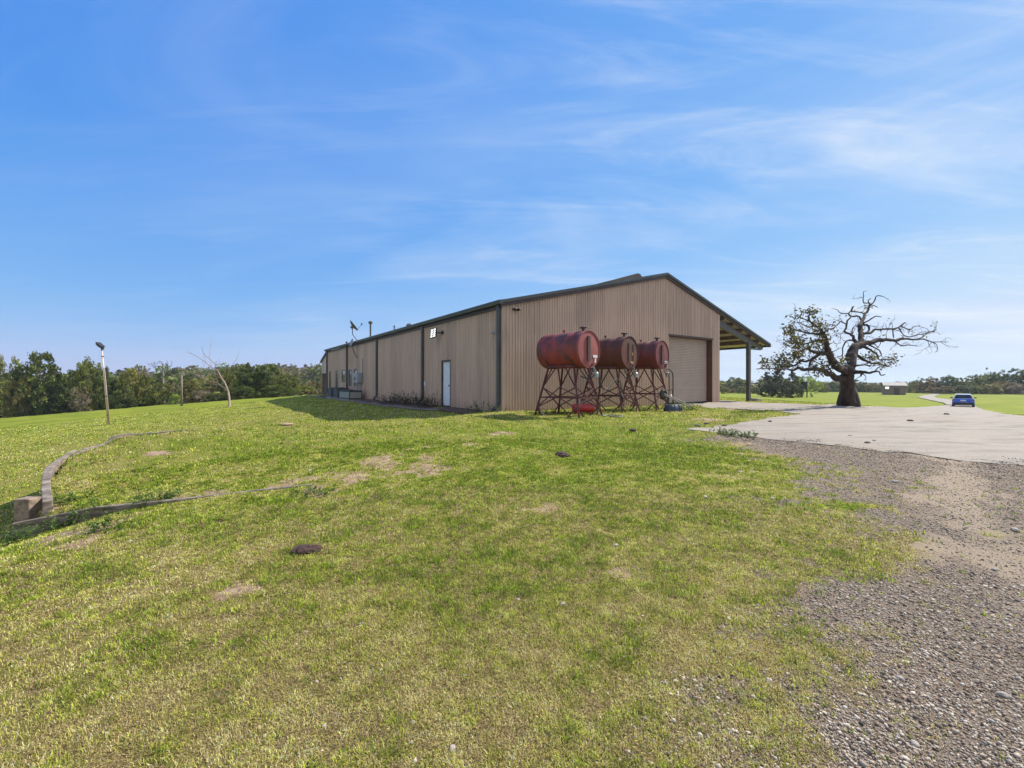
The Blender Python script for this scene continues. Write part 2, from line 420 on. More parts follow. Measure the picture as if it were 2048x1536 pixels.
e = H2(2048, 932)
lot += [(e[0]+1.2, e[1]-1.4)]
lot += [H2(*p) for p in near_px]
lot = [Vector(p) for p in lot]
roadp = [H2(*p) for p in rl]+[H2(1880,785.0)]+[H2(*p) for p in rr[:6]]
roadp = [Vector(p) for p in roadp]
roadp = [Vector(seam_l)]+roadp[1:]+[Vector(seam_r)]

def sheet(name, poly, mat, lift, step, ragged=0):
    n = len(poly); pts = []
    for i in range(n):
        a = Vector(poly[i][:2]); b = Vector(poly[(i+1) % n][:2]); L = (b-a).length; k = max(1, int(L/max(step*.5, .12)))
        if L > 40: k = max(1, int(L/2))
        k = min(k, 160)
        for j in range(k):
            p = a.lerp(b, j/k)
            if ragged:
                q = (float(fbm(p.x*2.6, p.y*2.6, 21, 5))-.5)*ragged*2; d = (b-a).normalized(); p = p+Vector((-d.y, d.x))*q
            pts.append(p)
    nb = len(pts); xs = [p.x for p in pts]; ys = [p.y for p in pts]
    poly2 = [(p.x, p.y) for p in pts]
    gx = np.arange(min(xs), max(xs), step); gy = np.arange(min(ys), max(ys), step)
    GX, GY = np.meshgrid(gx, gy); GX = GX.ravel(); GY = GY.ravel(); ins = inpoly(GX, GY, poly2)
    pts += [Vector((float(a), float(b))) for a, b in zip(GX[ins], GY[ins])]
    vs, es, fs, *_ = delaunay_2d_cdt(pts, [(i, (i+1) % nb) for i in range(nb)], [list(range(nb))], 1, 1e-5)
    V = np.array([(v.x, v.y) for v in vs]); Z = T(V[:, 0], V[:, 1])+lift
    fs = [f for f in fs if len(f) == 3]
    return npmesh(name, np.column_stack([V, Z]), np.array(fs), mat, smooth=True), poly2
pv, lotpoly = sheet('driveway', lot, M['pave'], .006, .6, .30); tag(pv, kind='structure')
rd, roadpoly = sheet('road', roadp, M['pave'], .06, 2.0); tag(rd, kind='structure')

GB_Y = [0, 1.4, 1.95, 2.7, 3.4, 4.1, 5.0, 6.6, 8.7, 10.5, 30]
GB_X = [-.3, .95, 1.45, 2.05, 2.95, 3.75, 4.2, 4.9, 5.1, 4.4, 4.4]
SAND = [(8.3,8.2),(7.3,7.3),(5.9,5.75),(4.85,4.5),(4.1,3.5),(3.5,2.5),(2.9,1.6)]
def segdist(x, y, pl):
    best = np.full(np.shape(x), 1e9)
    for (x0,y0),(x1,y1) in zip(pl[:-1], pl[1:]):
        dx, dy = x1-x0, y1-y0; t = np.clip(((x-x0)*dx+(y-y0)*dy)/(dx*dx+dy*dy), 0, 1)
        best = np.minimum(best, np.hypot(x-x0-t*dx, y-y0-t*dy))
    return best
dirt_spots = [H2(*p)+(r,) for p, r in [((820,905),1.2),((905,893),.9),((760,925),.7),((300,905),.5),((600,960),.7),((430,985),.5),((120,1010),.35),((100,1080),.6),((130,1095),.4),((575,850),.35),
              ((1410,838),.9),((1480,818),1.6),((1530,890),.8),((1560,905),.7),((730,960),.6),((640,975),.5),((1100,1010),.35),((480,1180),.3),((1240,1150),.3),((1450,1390),.25),((880,940),.6),((1010,865),.5)]]
green_spots = [H2(*p)+(r,) for p, r in [((520,900),1.6),((420,890),1.5),((950,860),2.2),((1150,870),2.5),((740,900),.8),((1300,850),2),((1350,905),1.3),((1250,900),1.5),((900,965),1.0),((520,1010),.8),((660,1010),.7),((960,1200),.5),((260,1010),.6),((200,1120),.7),((1150,950),1.3)]]
def zones(x, y):
    x = np.asarray(x, float); y = np.asarray(y, float); r = np.hypot(x, y)
    s = x-np.interp(y, GB_Y, GB_X)
    n = (fbm(x*1.3, y*1.3, 41, 5)-.5)*(.45+.55*sstep(1.5, 4, y)); n2 = fbm(x*4, y*4, 47, 4)-.5; n3 = fbm(x*.5+3, y*.5, 49, 3)-.5
    gravel = sstep(-1.75, .85, s+n*2.6+n2*2.2+n3*.5)
    gravel = np.where(y > 9.6, gravel*sstep(10.6, 9.6, y), gravel)
    gravel = np.where(y < -3, gravel*.5, gravel)
    # grassy tongues in the gravel
    tong = sstep(.66, .78, fbm(x*.8+9, y*1.8, 61, 3))*sstep(2.2, .3, s)
    gravel = gravel*(1-.9*tong*sstep(2.6, 3.6, y))
    sand = sstep(.62, .08, segdist(x, y, SAND)+n*.9+n2*.8)*.9
    sand = sand*(.45+.55*sstep(2.4, 3.8, y))*sstep(9.5, 8.2, y)
    dirt = np.zeros_like(x)
    for a, b, q in dirt_spots:
        dirt = np.maximum(dirt, sstep(.95, .1, np.hypot(x-a, (y-b)*1.0)/(q*.8)+n*2.6+n2*2.2))
    dirt = dirt*.86; dirt = np.maximum(dirt, .5*sstep(.70, .84, fbm(x*1.1+5, y*1.1+2, 71, 4)))
    dirt = dirt*sstep(40, 18, r)
    green = .40+ n*.55 + n3*.25 + n2*.8
    for a, b, q in green_spots: green = green+.17*sstep(1.9, .0, np.hypot(x-a, y-b)/q)
    green = green+.02+.12*sstep(4, 9, y)*sstep(-12, -5, x)-.16*sstep(3.6, 1.6, y)
    green = np.clip(green, 0, 1)
    farf = sstep(16, 40, r)*.9
    rr_ = r
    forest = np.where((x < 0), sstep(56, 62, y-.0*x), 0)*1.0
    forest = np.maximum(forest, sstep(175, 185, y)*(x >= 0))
    return gravel, sand, dirt, green, farf, forest

# ------------------------------------------------------------------ the ground sheet
def make_ground():
    th = np.concatenate([np.arange(-66, 66.01, .28), np.arange(70, 294, 4.0)])
    rr_ = [0.35]
    while rr_[-1] < 70: rr_.append(rr_[-1]*1.0115+.002)
    while rr_[-1] < 2600: rr_.append(rr_[-1]*1.035)
    rr_ = np.array(rr_)
    TH, RR = np.meshgrid(np.radians(th), rr_)
    X = (np.sin(TH)*RR).ravel(); Y = (np.cos(TH)*RR).ravel(); n = len(th); m = len(rr_)
    X = np.append(X, 0); Y = np.append(Y, 0)
    Z = T(X, Y)
    # sink the sheet a little under the paving so the two never touch
    inl = inpoly(X, Y, lotpoly) | inpoly(X, Y, roadpoly)
    Z = Z-np.where(inl, np.where(np.hypot(X, Y) > 60, .10, np.where(np.hypot(X, Y) > 13, .035, .014)), 0)
    i = np.arange(m-1)[:, None]*n; j = np.arange(n)[None, :]; j2 = (j+1) % n
    q = np.stack([i+j, i+j2, i+n+j2, i+n+j], -1).reshape(-1, 4)[:, ::-1]
    c = len(X)-1; tri = np.array([[k, (k+1) % n, c] for k in range(n)])
    g, s, d, gn, ff, fo = zones(X, Y)
    o = npmesh('ground', np.column_stack([X, Y, Z]), [q, tri], M['ground'], smooth=True,
               attrs=dict(gravel=g, sand=s, dirt=d, green=gn, farfield=ff, forestfloor=fo))
    bm = None
    tag(o, kind='structure')
make_ground()

# ------------------------------------------------------------------ grass blades (stuff)
rng = np.random.default_rng(5)
bld_poly = [loc2w(-.05, -.05), loc2w(14.75, -.05), loc2w(14.75, 32), loc2w(-.05, 32)]
walk_poly = [loc2w(-.9, 2.5), loc2w(-.02, 2.5), loc2w(-.02, 33), loc2w(-.9, 33)]
def grass(name, ntuft, r0, r1, power, per, hmin, hmax, wmin, wk, spread, seed, thatch=False):
    rg = np.random.default_rng(seed)
    u = rg.random(ntuft); a = 1-power+1
    r = (r0**(2-power)+u*(r1**(2-power)-r0**(2-power)))**(1/(2-power))
    th = np.radians(rg.uniform(-57, 57, ntuft)); x = np.sin(th)*r; y = np.cos(th)*r
    # r here is true range; widen so density is even over the ground
    g, s, d, gn, ff, fo = zones(x, y)
    keep = rg.random(ntuft) > np.clip(g*g*1.1+g*.12+s*1.2+d*.85, 0, .985)
    gapn = fbm(x*8, y*8, 91, 3) if not thatch else np.ones_like(x)
    keep &= rg.random(ntuft) < (.25+.75*sstep(.32, .48, gapn))
    keep &= ~inpoly(x, y, lotpoly) & ~inpoly(x, y, roadpoly) & ~inpoly(x, y, bld_poly) & ~inpoly(x, y, walk_poly)
    x = x[keep]; y = y[keep]; r = r[keep]; gn = gn[keep]; n = len(x)
    # a tuft shares a tint
    tt = fbm(x*3.1, y*3.1, 95, 3)-.5; t2 = fbm(x*11, y*11, 97, 2)-.5
    gsel = np.clip(gn+tt*1.3+t2*.9+rg.normal(0, .24, n), 0, 1); tb = np.exp(rg.normal(0, .34, n)+(fbm(x*16, y*16, 99, 2)-.5)*1.1)
    x = np.repeat(x, per); y = np.repeat(y, per); r = np.repeat(r, per); gs = np.repeat(gsel, per); tb = np.repeat(tb, per); N = len(x)
    sc = spread*np.maximum(1, r*.12)
    x = x+rg.normal(0, 1, N)*sc; y = y+rg.normal(0, 1, N)*sc; z = T(x, y)
    az = rg.uniform(0, 2*np.pi, N); h = rg.uniform(hmin, hmax, N)*(.6+.7*gs); lean = np.abs(rg.normal(.95, .5, N)) if not thatch else np.abs(rg.normal(1.9, .25, N)); w = np.maximum(wmin, wk*r)*rg.uniform(.6, 1.3, N)
    cx, sy = np.cos(az), np.sin(az)
    # flat across the lean so blades show a face
    px, py_ = -sy, cx
    L1 = h*np.sin(lean*.6)*.55; z1 = h*np.cos(lean*.6)*.55
    L2 = L1+h*np.sin(lean*1.35)*.5; z2 = z1+h*np.cos(np.minimum(lean*1.35, 1.75))*.5
    def P(L, zz, o): return np.stack([x+cx*L+px*o, y+sy*L+py_*o, z+zz], -1)
    V = np.stack([P(0*L1, 0*z1-.004, -w*.5), P(0*L1, 0*z1-.004, w*.5), P(L1, z1, w*.42), P(L1, z1, -w*.42), P(L2, np.maximum(z2, .004), 0*w)], 1).reshape(-1, 3)
    b = np.arange(N)[:, None]*5
    q = b+np.array([[0, 1, 2, 3]]); t = b+np.array([[3, 2, 4]])
    pick = np.clip(gs+rg.normal(0, .25, N), 0, 1)
    dark = np.array([.14, .225, .014]); mid = np.array([.34, .39, .04]); yel = np.array([.50, .48, .08]); st = np.array([.68, .54, .26])
    c = np.where(pick[:, None] > .62, mid+(dark-mid)*((pick[:, None]-.62)/.38), np.where(pick[:, None] > .32, yel+(mid-yel)*((pick[:, None]-.32)/.3), st+(yel-st)*(pick[:, None]/.32)))
    c = np.minimum(c*np.exp(rg.normal(.08, .28, (N, 1)))*tb[:, None]**.8, .82)
    if thatch: c = (np.array([.50, .38, .20])+(np.array([.17, .105, .06])-np.array([.50, .38, .20]))*rg.random((N, 1))**1.3)*np.exp(rg.normal(0, .3, (N, 1)))
    brown = rg.random(N) < .09; c[brown] = np.array([.17, .10, .055])
    C = np.repeat(c, 5, 0)
    o = npmesh(name, V, [q, t], M['grassm'], col=C)
    tag(o, {'a': 1} and 'short green and straw coloured turf blades covering the lawn', 'grass', kind='stuff')
    return o
grass('grass', 190000, .9, 9.5, 1.25, 8, .012, .038, .0026, .0009, .013, 11)
g3 = grass('grass', 60000, .9, 6, 1.5, 7, .02, .05, .0026, .0009, .03, 13, True); g3['label'] = 'dead straw coloured thatch lying flat between the turf blades'
g2 = grass('grass', 75000, 9.0, 44, 1.3, 6, .02, .055, .004, .0011, .035, 12)
g2['label'] = 'thin mown turf on the lawn farther out round the building'

# taller weedy tufts by the timber edging, driveway edge and tanks
def plant_mesh(rg, nst, h, spread, leaf, cols):
    V = []; C = []
    for k in range(nst):
        az = rg.uniform(0, 6.28); ln = abs(rg.normal(.5, .3)); hh = h*rg.uniform(.5, 1.1); bx, by = rg.normal(0, spread*.45, 2)
        nl = 14
        for j in range(nl):
            t = (j+1)/nl; px_ = bx+math.cos(az)*math.sin(ln)*hh*t; py_ = by+math.sin(az)*math.sin(ln)*hh*t; pz = hh*t*math.cos(ln)
            a2 = rg.uniform(0, 6.28); el = rg.uniform(-.2, .9); d = np.array([math.cos(a2)*math.cos(el), math.sin(a2)*math.cos(el), math.sin(el)])
            s_ = np.cross(d, [0, 0, 1]); s_ /= np.linalg.norm(s_)+1e-6; L = leaf*rg.uniform(.6, 1.2); w = L*.24; p = np.array([px_, py_, pz])
            V += [p, p+d*L*.5+s_*w, p+d*L, p+d*L*.5-s_*w]; c = np.array(cols[rg.integers(len(cols))])*rg.uniform(.7, 1.2); C += [c]*4
    V = np.array(V); Fq = np.arange(len(V)).reshape(-1, 4); return V, Fq, np.array(C)
GREENS = [(.06, .13, .015), (.10, .17, .03), (.14, .19, .04), (.045, .085, .012)]
REDS = [(.075, .045, .03), (.05, .055, .02), (.09, .05, .035), (.035, .05, .018)]
def weed(px, py, nst, h, spread, leaf, label, cols=GREENS, seed=0, xyz=None, cat='weed', group=None, name='weed_clump'):
    rg = np.random.default_rng(seed+int(px)); V, Fq, C = plant_mesh(rg, nst, h, spread, leaf, cols)
    o = npmesh(name, V, Fq, M['leafm'], col=C); o.location = xyz or hit(px, py); return tag(o, label, cat, group)

# ------------------------------------------------------------------ gravel (stuff)
ICO_V = None
def ico():
    p = (1+5**.5)/2; v = np.array([(-1,p,0),(1,p,0),(-1,-p,0),(1,-p,0),(0,-1,p),(0,1,p),(0,-1,-p),(0,1,-p),(p,0,-1),(p,0,1),(-p,0,-1),(-p,0,1)], float); v /= np.linalg.norm(v[0])
    f = np.array([(0,11,5),(0,5,1),(0,1,7),(0,7,10),(0,10,11),(1,5,9),(5,11,4),(11,10,2),(10,7,6),(7,1,8),(3,9,4),(3,4,2),(3,2,6),(3,6,8),(3,8,9),(4,9,5),(2,4,11),(6,2,10),(8,6,7),(9,8,1)]); return v, f
def gravel(n, seed):
    rg = np.random.default_rng(seed); v, f = ico()
    u = rg.random(n*3); pw = 1.2; r0, r1 = .9, 13
    r = (r0**(2-pw)+u*(r1**(2-pw)-r0**(2-pw)))**(1/(2-pw)); th = np.radians(rg.uniform(-30, 62, n*3)); x = np.sin(th)*r; y = np.cos(th)*r
    g, s, d, gn, ff, fo = zones(x, y)
    keep = (rg.random(n*3) < g*g*(1-.78*s)+.012) & (~inpoly(x, y, lotpoly) | ((rg.random(n*3) < .55) & ~inpoly(x-.12, y-.30, lotpoly)) | ((rg.random(n*3) < .22) & ~inpoly(x-.3, y-.8, lotpoly))) & ~inpoly(x, y, bld_poly)
    x = x[keep][:n]; y = y[keep][:n]; r = r[keep][:n]; n = len(x)
    sz = np.clip(np.exp(rg.normal(math.log(.0046), .42, n)), .0024, .0135)*np.maximum(1, r*.11)
    P = v[None]*rg.uniform(.72, 1.25, (n, 12, 1)); P = P*np.stack([rg.uniform(.8, 1.4, n), rg.uniform(.7, 1.1, n), rg.uniform(.4, .8, n)], -1)[:, None, :]
    a = rg.uniform(0, 6.28, n); c, s_ = np.cos(a)[:, None], np.sin(a)[:, None]
    P = np.stack([P[..., 0]*c-P[..., 1]*s_, P[..., 0]*s_+P[..., 1]*c, P[..., 2]], -1)*sz[:, None, None]
    P = P+np.stack([x, y, T(x, y)+sz*.25], -1)[:, None, :]
    Fa = (np.arange(n)[:, None, None]*12+f[None]).reshape(-1, 3)
    base = np.array([(.42,.345,.265),(.20,.155,.12),(.32,.23,.165),(.10,.08,.063),(.52,.44,.34),(.33,.265,.205)])[rg.integers(0, 6, n)]*rg.uniform(.75, 1.2, (n, 1))
    pale = rg.random(n) < .035; base[pale] = np.array([.52, .46, .39])
    o = npmesh('gravel', P.reshape(-1, 3), Fa, M['stonem'], col=np.repeat(base, 12, 0))
    tag(o, 'loose brown and grey gravel of the drive beside the lawn', 'gravel', kind='stuff')
gravel(170000, 31)

# single stones one can point at
def stone(px, py, size, colr, label, group=None, seed=1, flat=.6, name='stone', mat=None):
    rg = np.random.default_rng(seed*13+int(px)); bm = bmesh.new(); bmesh.ops.create_icosphere(bm, subdivisions=3, radius=1)
    o1, o2, o3 = rg.uniform(0, 50, 3)
    for v in bm.verts:
        n = v.co.normalized(); k = .75+.5*float(fbm(n.x*1.3+o1+n.z, n.y*1.3+o2, 5, 3))+(.12 if mat is None else .45)*(float(fbm(n.x*(5 if mat is None else 3)+o3, n.z*5+n.y*3, 6, 4))-.5)*2
        v.co = Vector((n.x*k*1.25, n.y*k*.9, n.z*k*flat))*size
    me = bpy.data.meshes.new(name); bm.to_mesh(me); bm.free()
    a = me.color_attributes.new('col', 'FLOAT_COLOR', 'POINT'); a.data.foreach_set('color', np.tile([*colr, 1], len(me.vertices)).astype(np.float32))
    me.materials.append(mat or M['stonem']); h = hit(px, py)
    o = bpy.data.objects.new(name, me); COL.objects.link(o); o.location = (h[0], h[1], h[2]+size*flat*.35); o.rotation_euler = (0, 0, rg.uniform(0, 6))
    return tag(o, label, 'stone', group)
pal = (.36, .31, .265)
for i, (px, py, s_) in enumerate([(1126,1210,.025),(1232,1092,.03),(1036,1200,.018),(1410,995,.04),(1480,945,.045),(1790,965,.05),(1545,998,.035),(905,1498,.02),(825,1447,.017),(648,1453,.016),(1332,1368,.015),(1538,1362,.02),(1800,1358,.022),(2030,1062,.05),(1990,1140,.03),(2008,1392,.028),(1830,1490,.022),(1806,1195,.022),(930,1352,.014),(620,942,.045),(290,1010,.04),(1275,1100,.02)]):
    stone(px, py, s_*.75, pal, 'small pale stone lying loose in the short turf' if px < 1500 else 'pale stone standing out in the brown gravel', 'pale stones in the turf' if px < 1500 else 'pale stones in the gravel', i+1)
for i, (px, py, s_, lb) in enumerate([(612,1104,.085,'dark reddish brown clod sitting alone in the left foreground lawn'),(1125,912,.12,'larger dark clump of dug soil in the middle of the lawn'),(1448,852,.06,'dark stone on the grass edge beside the pavement tip'),(1266,862,.09,'dark flat stone in the turf below the middle fuel tank')]):
    stone(px, py, s_, (.1, .06, .05), lb, None, i+60, .45, 'clod' if i < 2 else 'stone', M['clod'])
for i, (px, py, s_) in enumerate([(1735,886,.05),(1748,882,.04),(1394,853,.08),(1413,848,.06),(1893,829,.07),(1820,842,.06),(1540,843,.05),(1700,872,.035)]):
    stone(px, py, s_, (.12, .1, .09), 'small dark stone lying on the pale pavement', 'dark stones on the pavement', i+90, .5)
o = stone(572, 850, .15, (.36, .25, .16), 'orange tan mound of bare earth at the crest of the lawn', None, 77, .3, 'earth_mound'); o['category'] = 'mound'
HAZE = True; SUN = 5.0; SKY = .13; SOFF = 4.0; EXPO = .55; SKYSAT = 1.05; SKYVAL = 1.0; CLOUD = (4.6, 4.9, 5.25, 1)
# ------------------------------------------------------------------ the metal building
SLAB = CZ-1.05
RZ = math.atan2(DY, DX)
def gt(px, s=0):
    """gable-wall position whose image column is px, on the plane s behind the gable"""
    u = (px-1024)/F; x0 = CX+WX*s; y0 = CY+WY*s
    return (u*y0-x0)/(DX-u*DY)
def ss(px, t=0):
    u = (px-1024)/F; x0 = CX+DX*t; y0 = CY+DY*t
    return (u*y0-x0)/(WX-u*WY)
def hz(py, t, s): return (768-py)/F*(CY+DY*t+WY*s)+1.05
B = empty('metal_building', (CX, CY, SLAB), RZ, 'long tan corrugated metal workshop with low gable roof and open side porch', 'building')
TE = gt(1438); TP = gt(1330); TO = gt(1535); TPOST = gt(1503)
ZE = hz(601, 0, 0); ZP = hz(547.5, TP, 0); ZO = hz(688, TO, 0)
LEN = ss(655)
slR = (ZO-ZP)/(TO-TP); ZR = ZP+slR*(TE-TP); slL = (ZP-ZE)/TP
def roofz(t): return ZE+slL*t if t < TP else ZP+slR*(t-TP)
print('bld', TE, TP, TO, TPOST, ZE, ZP, ZO, LEN, ZR)
DROP = .17
def ribbed(name, u0, u1, place, top, holes, parent, pitch=.132, dep=.03, base=0.0):
    """u along the wall; place(u, out, z) -> local point"""
    us = []; k = u0
    prof = [(0, 0), (.40, 0), (.5, 1), (.9, 1)]
    while k < u1:
        for a, o in prof:
            if k+a*pitch < u1: us.append((k+a*pitch, o*dep))
        k += pitch
    us.append((u1, 0))
    for h in holes:
        for e in h[:2]:
            o = 0; us.append((e, 0))
    us.sort()
    if u0 < TP < u1 and top is roofz: us.append((TP, 0)); us.sort()
    b = MB()
    for (a, oa), (c, oc) in zip(us[:-1], us[1:]):
        if c-a < 1e-5: continue
        mid = (a+c)/2; iv = [(base, None)]
        for h0, h1, z0, z1 in holes:
            if h0-1e-4 <= a and c <= h1+1e-4:
                iv = ([(base, z0)] if z0 > base+.01 else [])+[(z1, None)]
        for z0, z1 in iv:
            za = z1 if z1 is not None else top(a)-DROP; zc = z1 if z1 is not None else top(c)-DROP
            b.add([place(a, oa, z0), place(c, oc, z0), place(c, oc, zc), place(a, oa, za)], [(0, 1, 2, 3)])
    return b.build(name, 'wall', parent)
RD0 = gt(1337.5); RD1 = gt(1424.5); RDZ = hz(679.5, RD1, 0)
gab = lambda u, o, z: (u, -o, z)
sid = lambda u, o, z: (-o, u, z)
ribbed('gable_wall', 0.0, TE, gab, roofz, [(RD0, RD1, 0, RDZ)], B)
# side wall openings
wins = [(659.2, 662.8, 743.5, 776), (672.2, 676.6, 742, 774), (684.3, 691.2, 741, 763.5), (698.2, 703.6, 740, 771), (708.8, 715.2, 738.8, 770.8)]
D0, D1 = ss(902), ss(884.5); DZ = 2.13
wh = []
for a, b_, y0, y1 in wins:
    s0, s1 = ss(b_), ss(a); sm = (s0+s1)/2; wh.append((s0, s1, hz(y1, 0, sm), hz(y0, 0, sm)))
ribbed('side_wall', 0.0, LEN, sid, lambda u: ZE, [(D0, D1, .05, DZ)]+wh, B)
b = MB()    # unseen far walls, plain
b.add([(TE, 0, 0), (TE, LEN, 0), (TE, LEN, ZR-DROP), (TE, 0, ZR-DROP)], [(0, 1, 2, 3)])
b.add([(0, LEN, 0), (TE, LEN, 0), (TE, LEN, ZR-DROP), (TP, LEN, ZP-DROP), (0, LEN, ZE-DROP)], [(0, 1, 2, 3, 4)])
b.build('rear_wall', 'wall', B)
# roof as two slabs
b = MB(); th = .05
for (ta, za), (tb, zb) in (((-.10, ZE-.10*slL), (TP, ZP)), ((TP, ZP), (TO, ZO))):
    vs = []
    for y in (-.10, LEN+.12):
        for t, z in ((ta, za), (tb, zb)):
            vs += [(t, y, z), (t, y, z-th)]
    b.add(vs, [(0, 2, 6, 4), (1, 5, 7, 3), (0, 1, 3, 2), (4, 6, 7, 5), (0, 4, 5, 1), (2, 3, 7, 6)])
b.build('roof', 'roof', B)
# rake trim: brown band under a green cap
b = MB(); c = MB()
for (ta, za), (tb, zb) in (((-.13, ZE-.13*slL), (TP, ZP)), ((TP, ZP), (TO+.02, ZO))):
    for bb, hi, lo, y0, y1 in ((b, -.085, -.215, -.115, -.035), (c, .03, -.088, -.175, -.103)):
        vs = [(ta, y0, za+hi), (tb, y0, zb+hi), (tb, y0, zb+lo), (ta, y0, za+lo), (ta, y1, za+hi), (tb, y1, zb+hi), (tb, y1, zb+lo), (ta, y1, za+lo)]
        bb.add(vs, [(0, 1, 2, 3), (4, 7, 6, 5), (0, 4, 5, 1), (3, 2, 6, 7), (0, 3, 7, 4), (1, 5, 6, 2)])
b.build('rake_board', 'brown', B); c.build('rake_trim', 'trim', B)
# gutter on the long side + downspouts
b = MB()
b.add([(-.27, -.19, ZE-.02), (-.10, -.19, ZE+.01), (-.10, -.19, ZE-.17), (-.24, -.19, ZE-.17), (-.27, LEN+.15, ZE-.02), (-.10, LEN+.15, ZE+.01), (-.10, LEN+.15, ZE-.17), (-.24, LEN+.15, ZE-.17)],
      [(0, 1, 2, 3), (4, 7, 6, 5), (0, 4, 5, 1), (1, 5, 6, 2), (2, 6, 7, 3), (3, 7, 4, 0)])
b.build('gutter', 'trim', B, bevel=.01)
b = MB(); b.box((-.03, 0.02, ZE-.30), (-.10+.02, LEN, ZE-.172)); b.build('eave_trim', 'brown', B)
for k, px in enumerate((1003.5, 848, 756, 696, 655.8)):
    s = ss(px) if k else .13
    d = MB(); d.box((-.15, s-.075, .32), (-.032, s+.075, ZE-.17)); d.add([(-.15, s-.07, .32), (-.15, s+.07, .32), (-.04, s+.07, .32), (-.04, s-.07, .32), (-.34, s-.07, .12), (-.34, s+.07, .12), (-.26, s+.07, .05), (-.26, s-.07, .05)],
          [(0, 1, 5, 4), (1, 2, 6, 5), (2, 3, 7, 6), (3, 0, 4, 7), (4, 5, 6, 7), (0, 3, 2, 1)])
    d.build('downspout', 'steelgrey' if k != 0 else 'trim', B, bevel=.008)
b = MB(); b.box((-.030, -.030, 0), (.10, -.026, ZE-.22)); b.box((-.0305, -.0262, 0), (-.027, .05, ZE-.22)); b.build('corner_trim', 'wall', B)
b = MB(); b.box((TE-.12, -.031, 0), (TE+.015, -.026, ZR-.25)); b.box((TE+.003, -.0262, 0), (TE+.015, .12, ZR-.25)); b.build('corner_trim', 'wall', B)
b = MB(); b.box((-.05, -.06, -.5), (TE+.05, LEN, -.004)); b.build('foundation_slab', 'conc', B)
# walk door
dr = MB(); dr.box((.03, D0+.05, .06), (.055, D1-.05, DZ-.05)); dob = dr.build('door', 'white', B, bevel=.004)
tag(dob, 'white metal walk door with a torn dark lower corner')
fr = MB()
for a, c_ in (((-.035, D0-.03, .03), (.06, D0+.048, DZ+.03)), ((-.035, D1-.048, .03), (.06, D1+.03, DZ+.03)), ((-.034, D0+.048, DZ-.048), (.06, D1-.048, DZ+.03)), ((-.06, D0-.03, -.02), (.09, D1+.03, .048))): fr.box(a, c_)
fr.build('frame', 'brown', dob)
k = MB(); k.tube([(.03, D0+.13, .98), (-.03, D0+.13, .98)], .018); k.lathe([(.0, 0), (.035, .01), (.04, .03), (.0, .05)], (-.07, D0+.13, .98), 'x', 12); k.build('handle', 'black', dob)
k = MB(); k.add([(.026, D0+.05, .10), (.026, D0+.10, .10), (.026, D0+.13, .28), (.026, D0+.09, .55), (.026, D0+.05, .74)], [(0, 1, 2, 3, 4)]); k.build('torn_patch', 'black', dob)
# side windows
for s0, s1, z0, z1 in wh:
    f = MB(); w = .055
    f.box((-.032, s0-.03, z0-.03), (.03, s0+w-.03, z1+.03)); f.box((-.032, s1-w+.03, z0-.03), (.03, s1+.03, z1+.03))
    f.box((-.031, s0+w-.03, z1-w+.03), (.03, s1-w+.03, z1+.03)); f.box((-.031, s0+w-.03, z0-.03), (.03, s1-w+.03, z0+w-.03)); f.box((-.02, s0+w-.03, (z0+z1)/2-.02), (.02, s1-w+.03, (z0+z1)/2+.02))
    fo_ = f.build('window', 'brown', B)
    g = MB(); g.box((.004, s0+.02, z0+.02), (.010, s1-.02, z1-.02)); g.build('pane', 'glass', fo_)
# roll-up door, recessed
b = MB(); z = .06; y = .30; vs = []; zz = .07; prof = []
while zz < RDZ-.02:
    prof += [(y, zz), (y-.02, zz+.02), (y-.02, zz+.055), (y, zz+.075)]; zz += .085
for yy, q in prof: vs += [(RD0+.02, yy, q), (RD1-.02, yy, q)]
b.add(vs, [(2*i, 2*i+1, 2*i+3, 2*i+2) for i in range(len(prof)-1)]); rdo = b.build('roll_up_door', 'slat', B)
b = MB(); b.box((RD0+.02, .285, .055), (RD1-.02, .33, .07+.06)); b.build('bottom_bar', 'black', rdo)
b = MB(); b.box((RD0+.02, .27, .78), (RD1-.02, .275, .86)); b.build('seam_rail', 'slat', rdo)
b = MB(); b.box((RD1-.03, .0, 0), (RD1+.0, .42, RDZ)); b.box((RD1-.11, .26, 0), (RD1-.032, .42, RDZ-.05)); b.box((RD0, .0, 0), (RD0+.03, .42, RDZ)); b.box((RD0+.03, .0, RDZ-.03), (RD1-.03, .42, RDZ)); b.build('door_jamb', 'jamb', B)
b = MB(); b.box((RD0-.06, -.04, RDZ-.01), (RD1+.04, -.028, RDZ+.07)); b.build('door_head_trim', 'brown', B)
# dark interior behind the doors
b = MB(); b.box((RD0-.3, .44, 0), (RD1+.3, .47, RDZ+.3)); b.build('inner_panel', 'black', B)
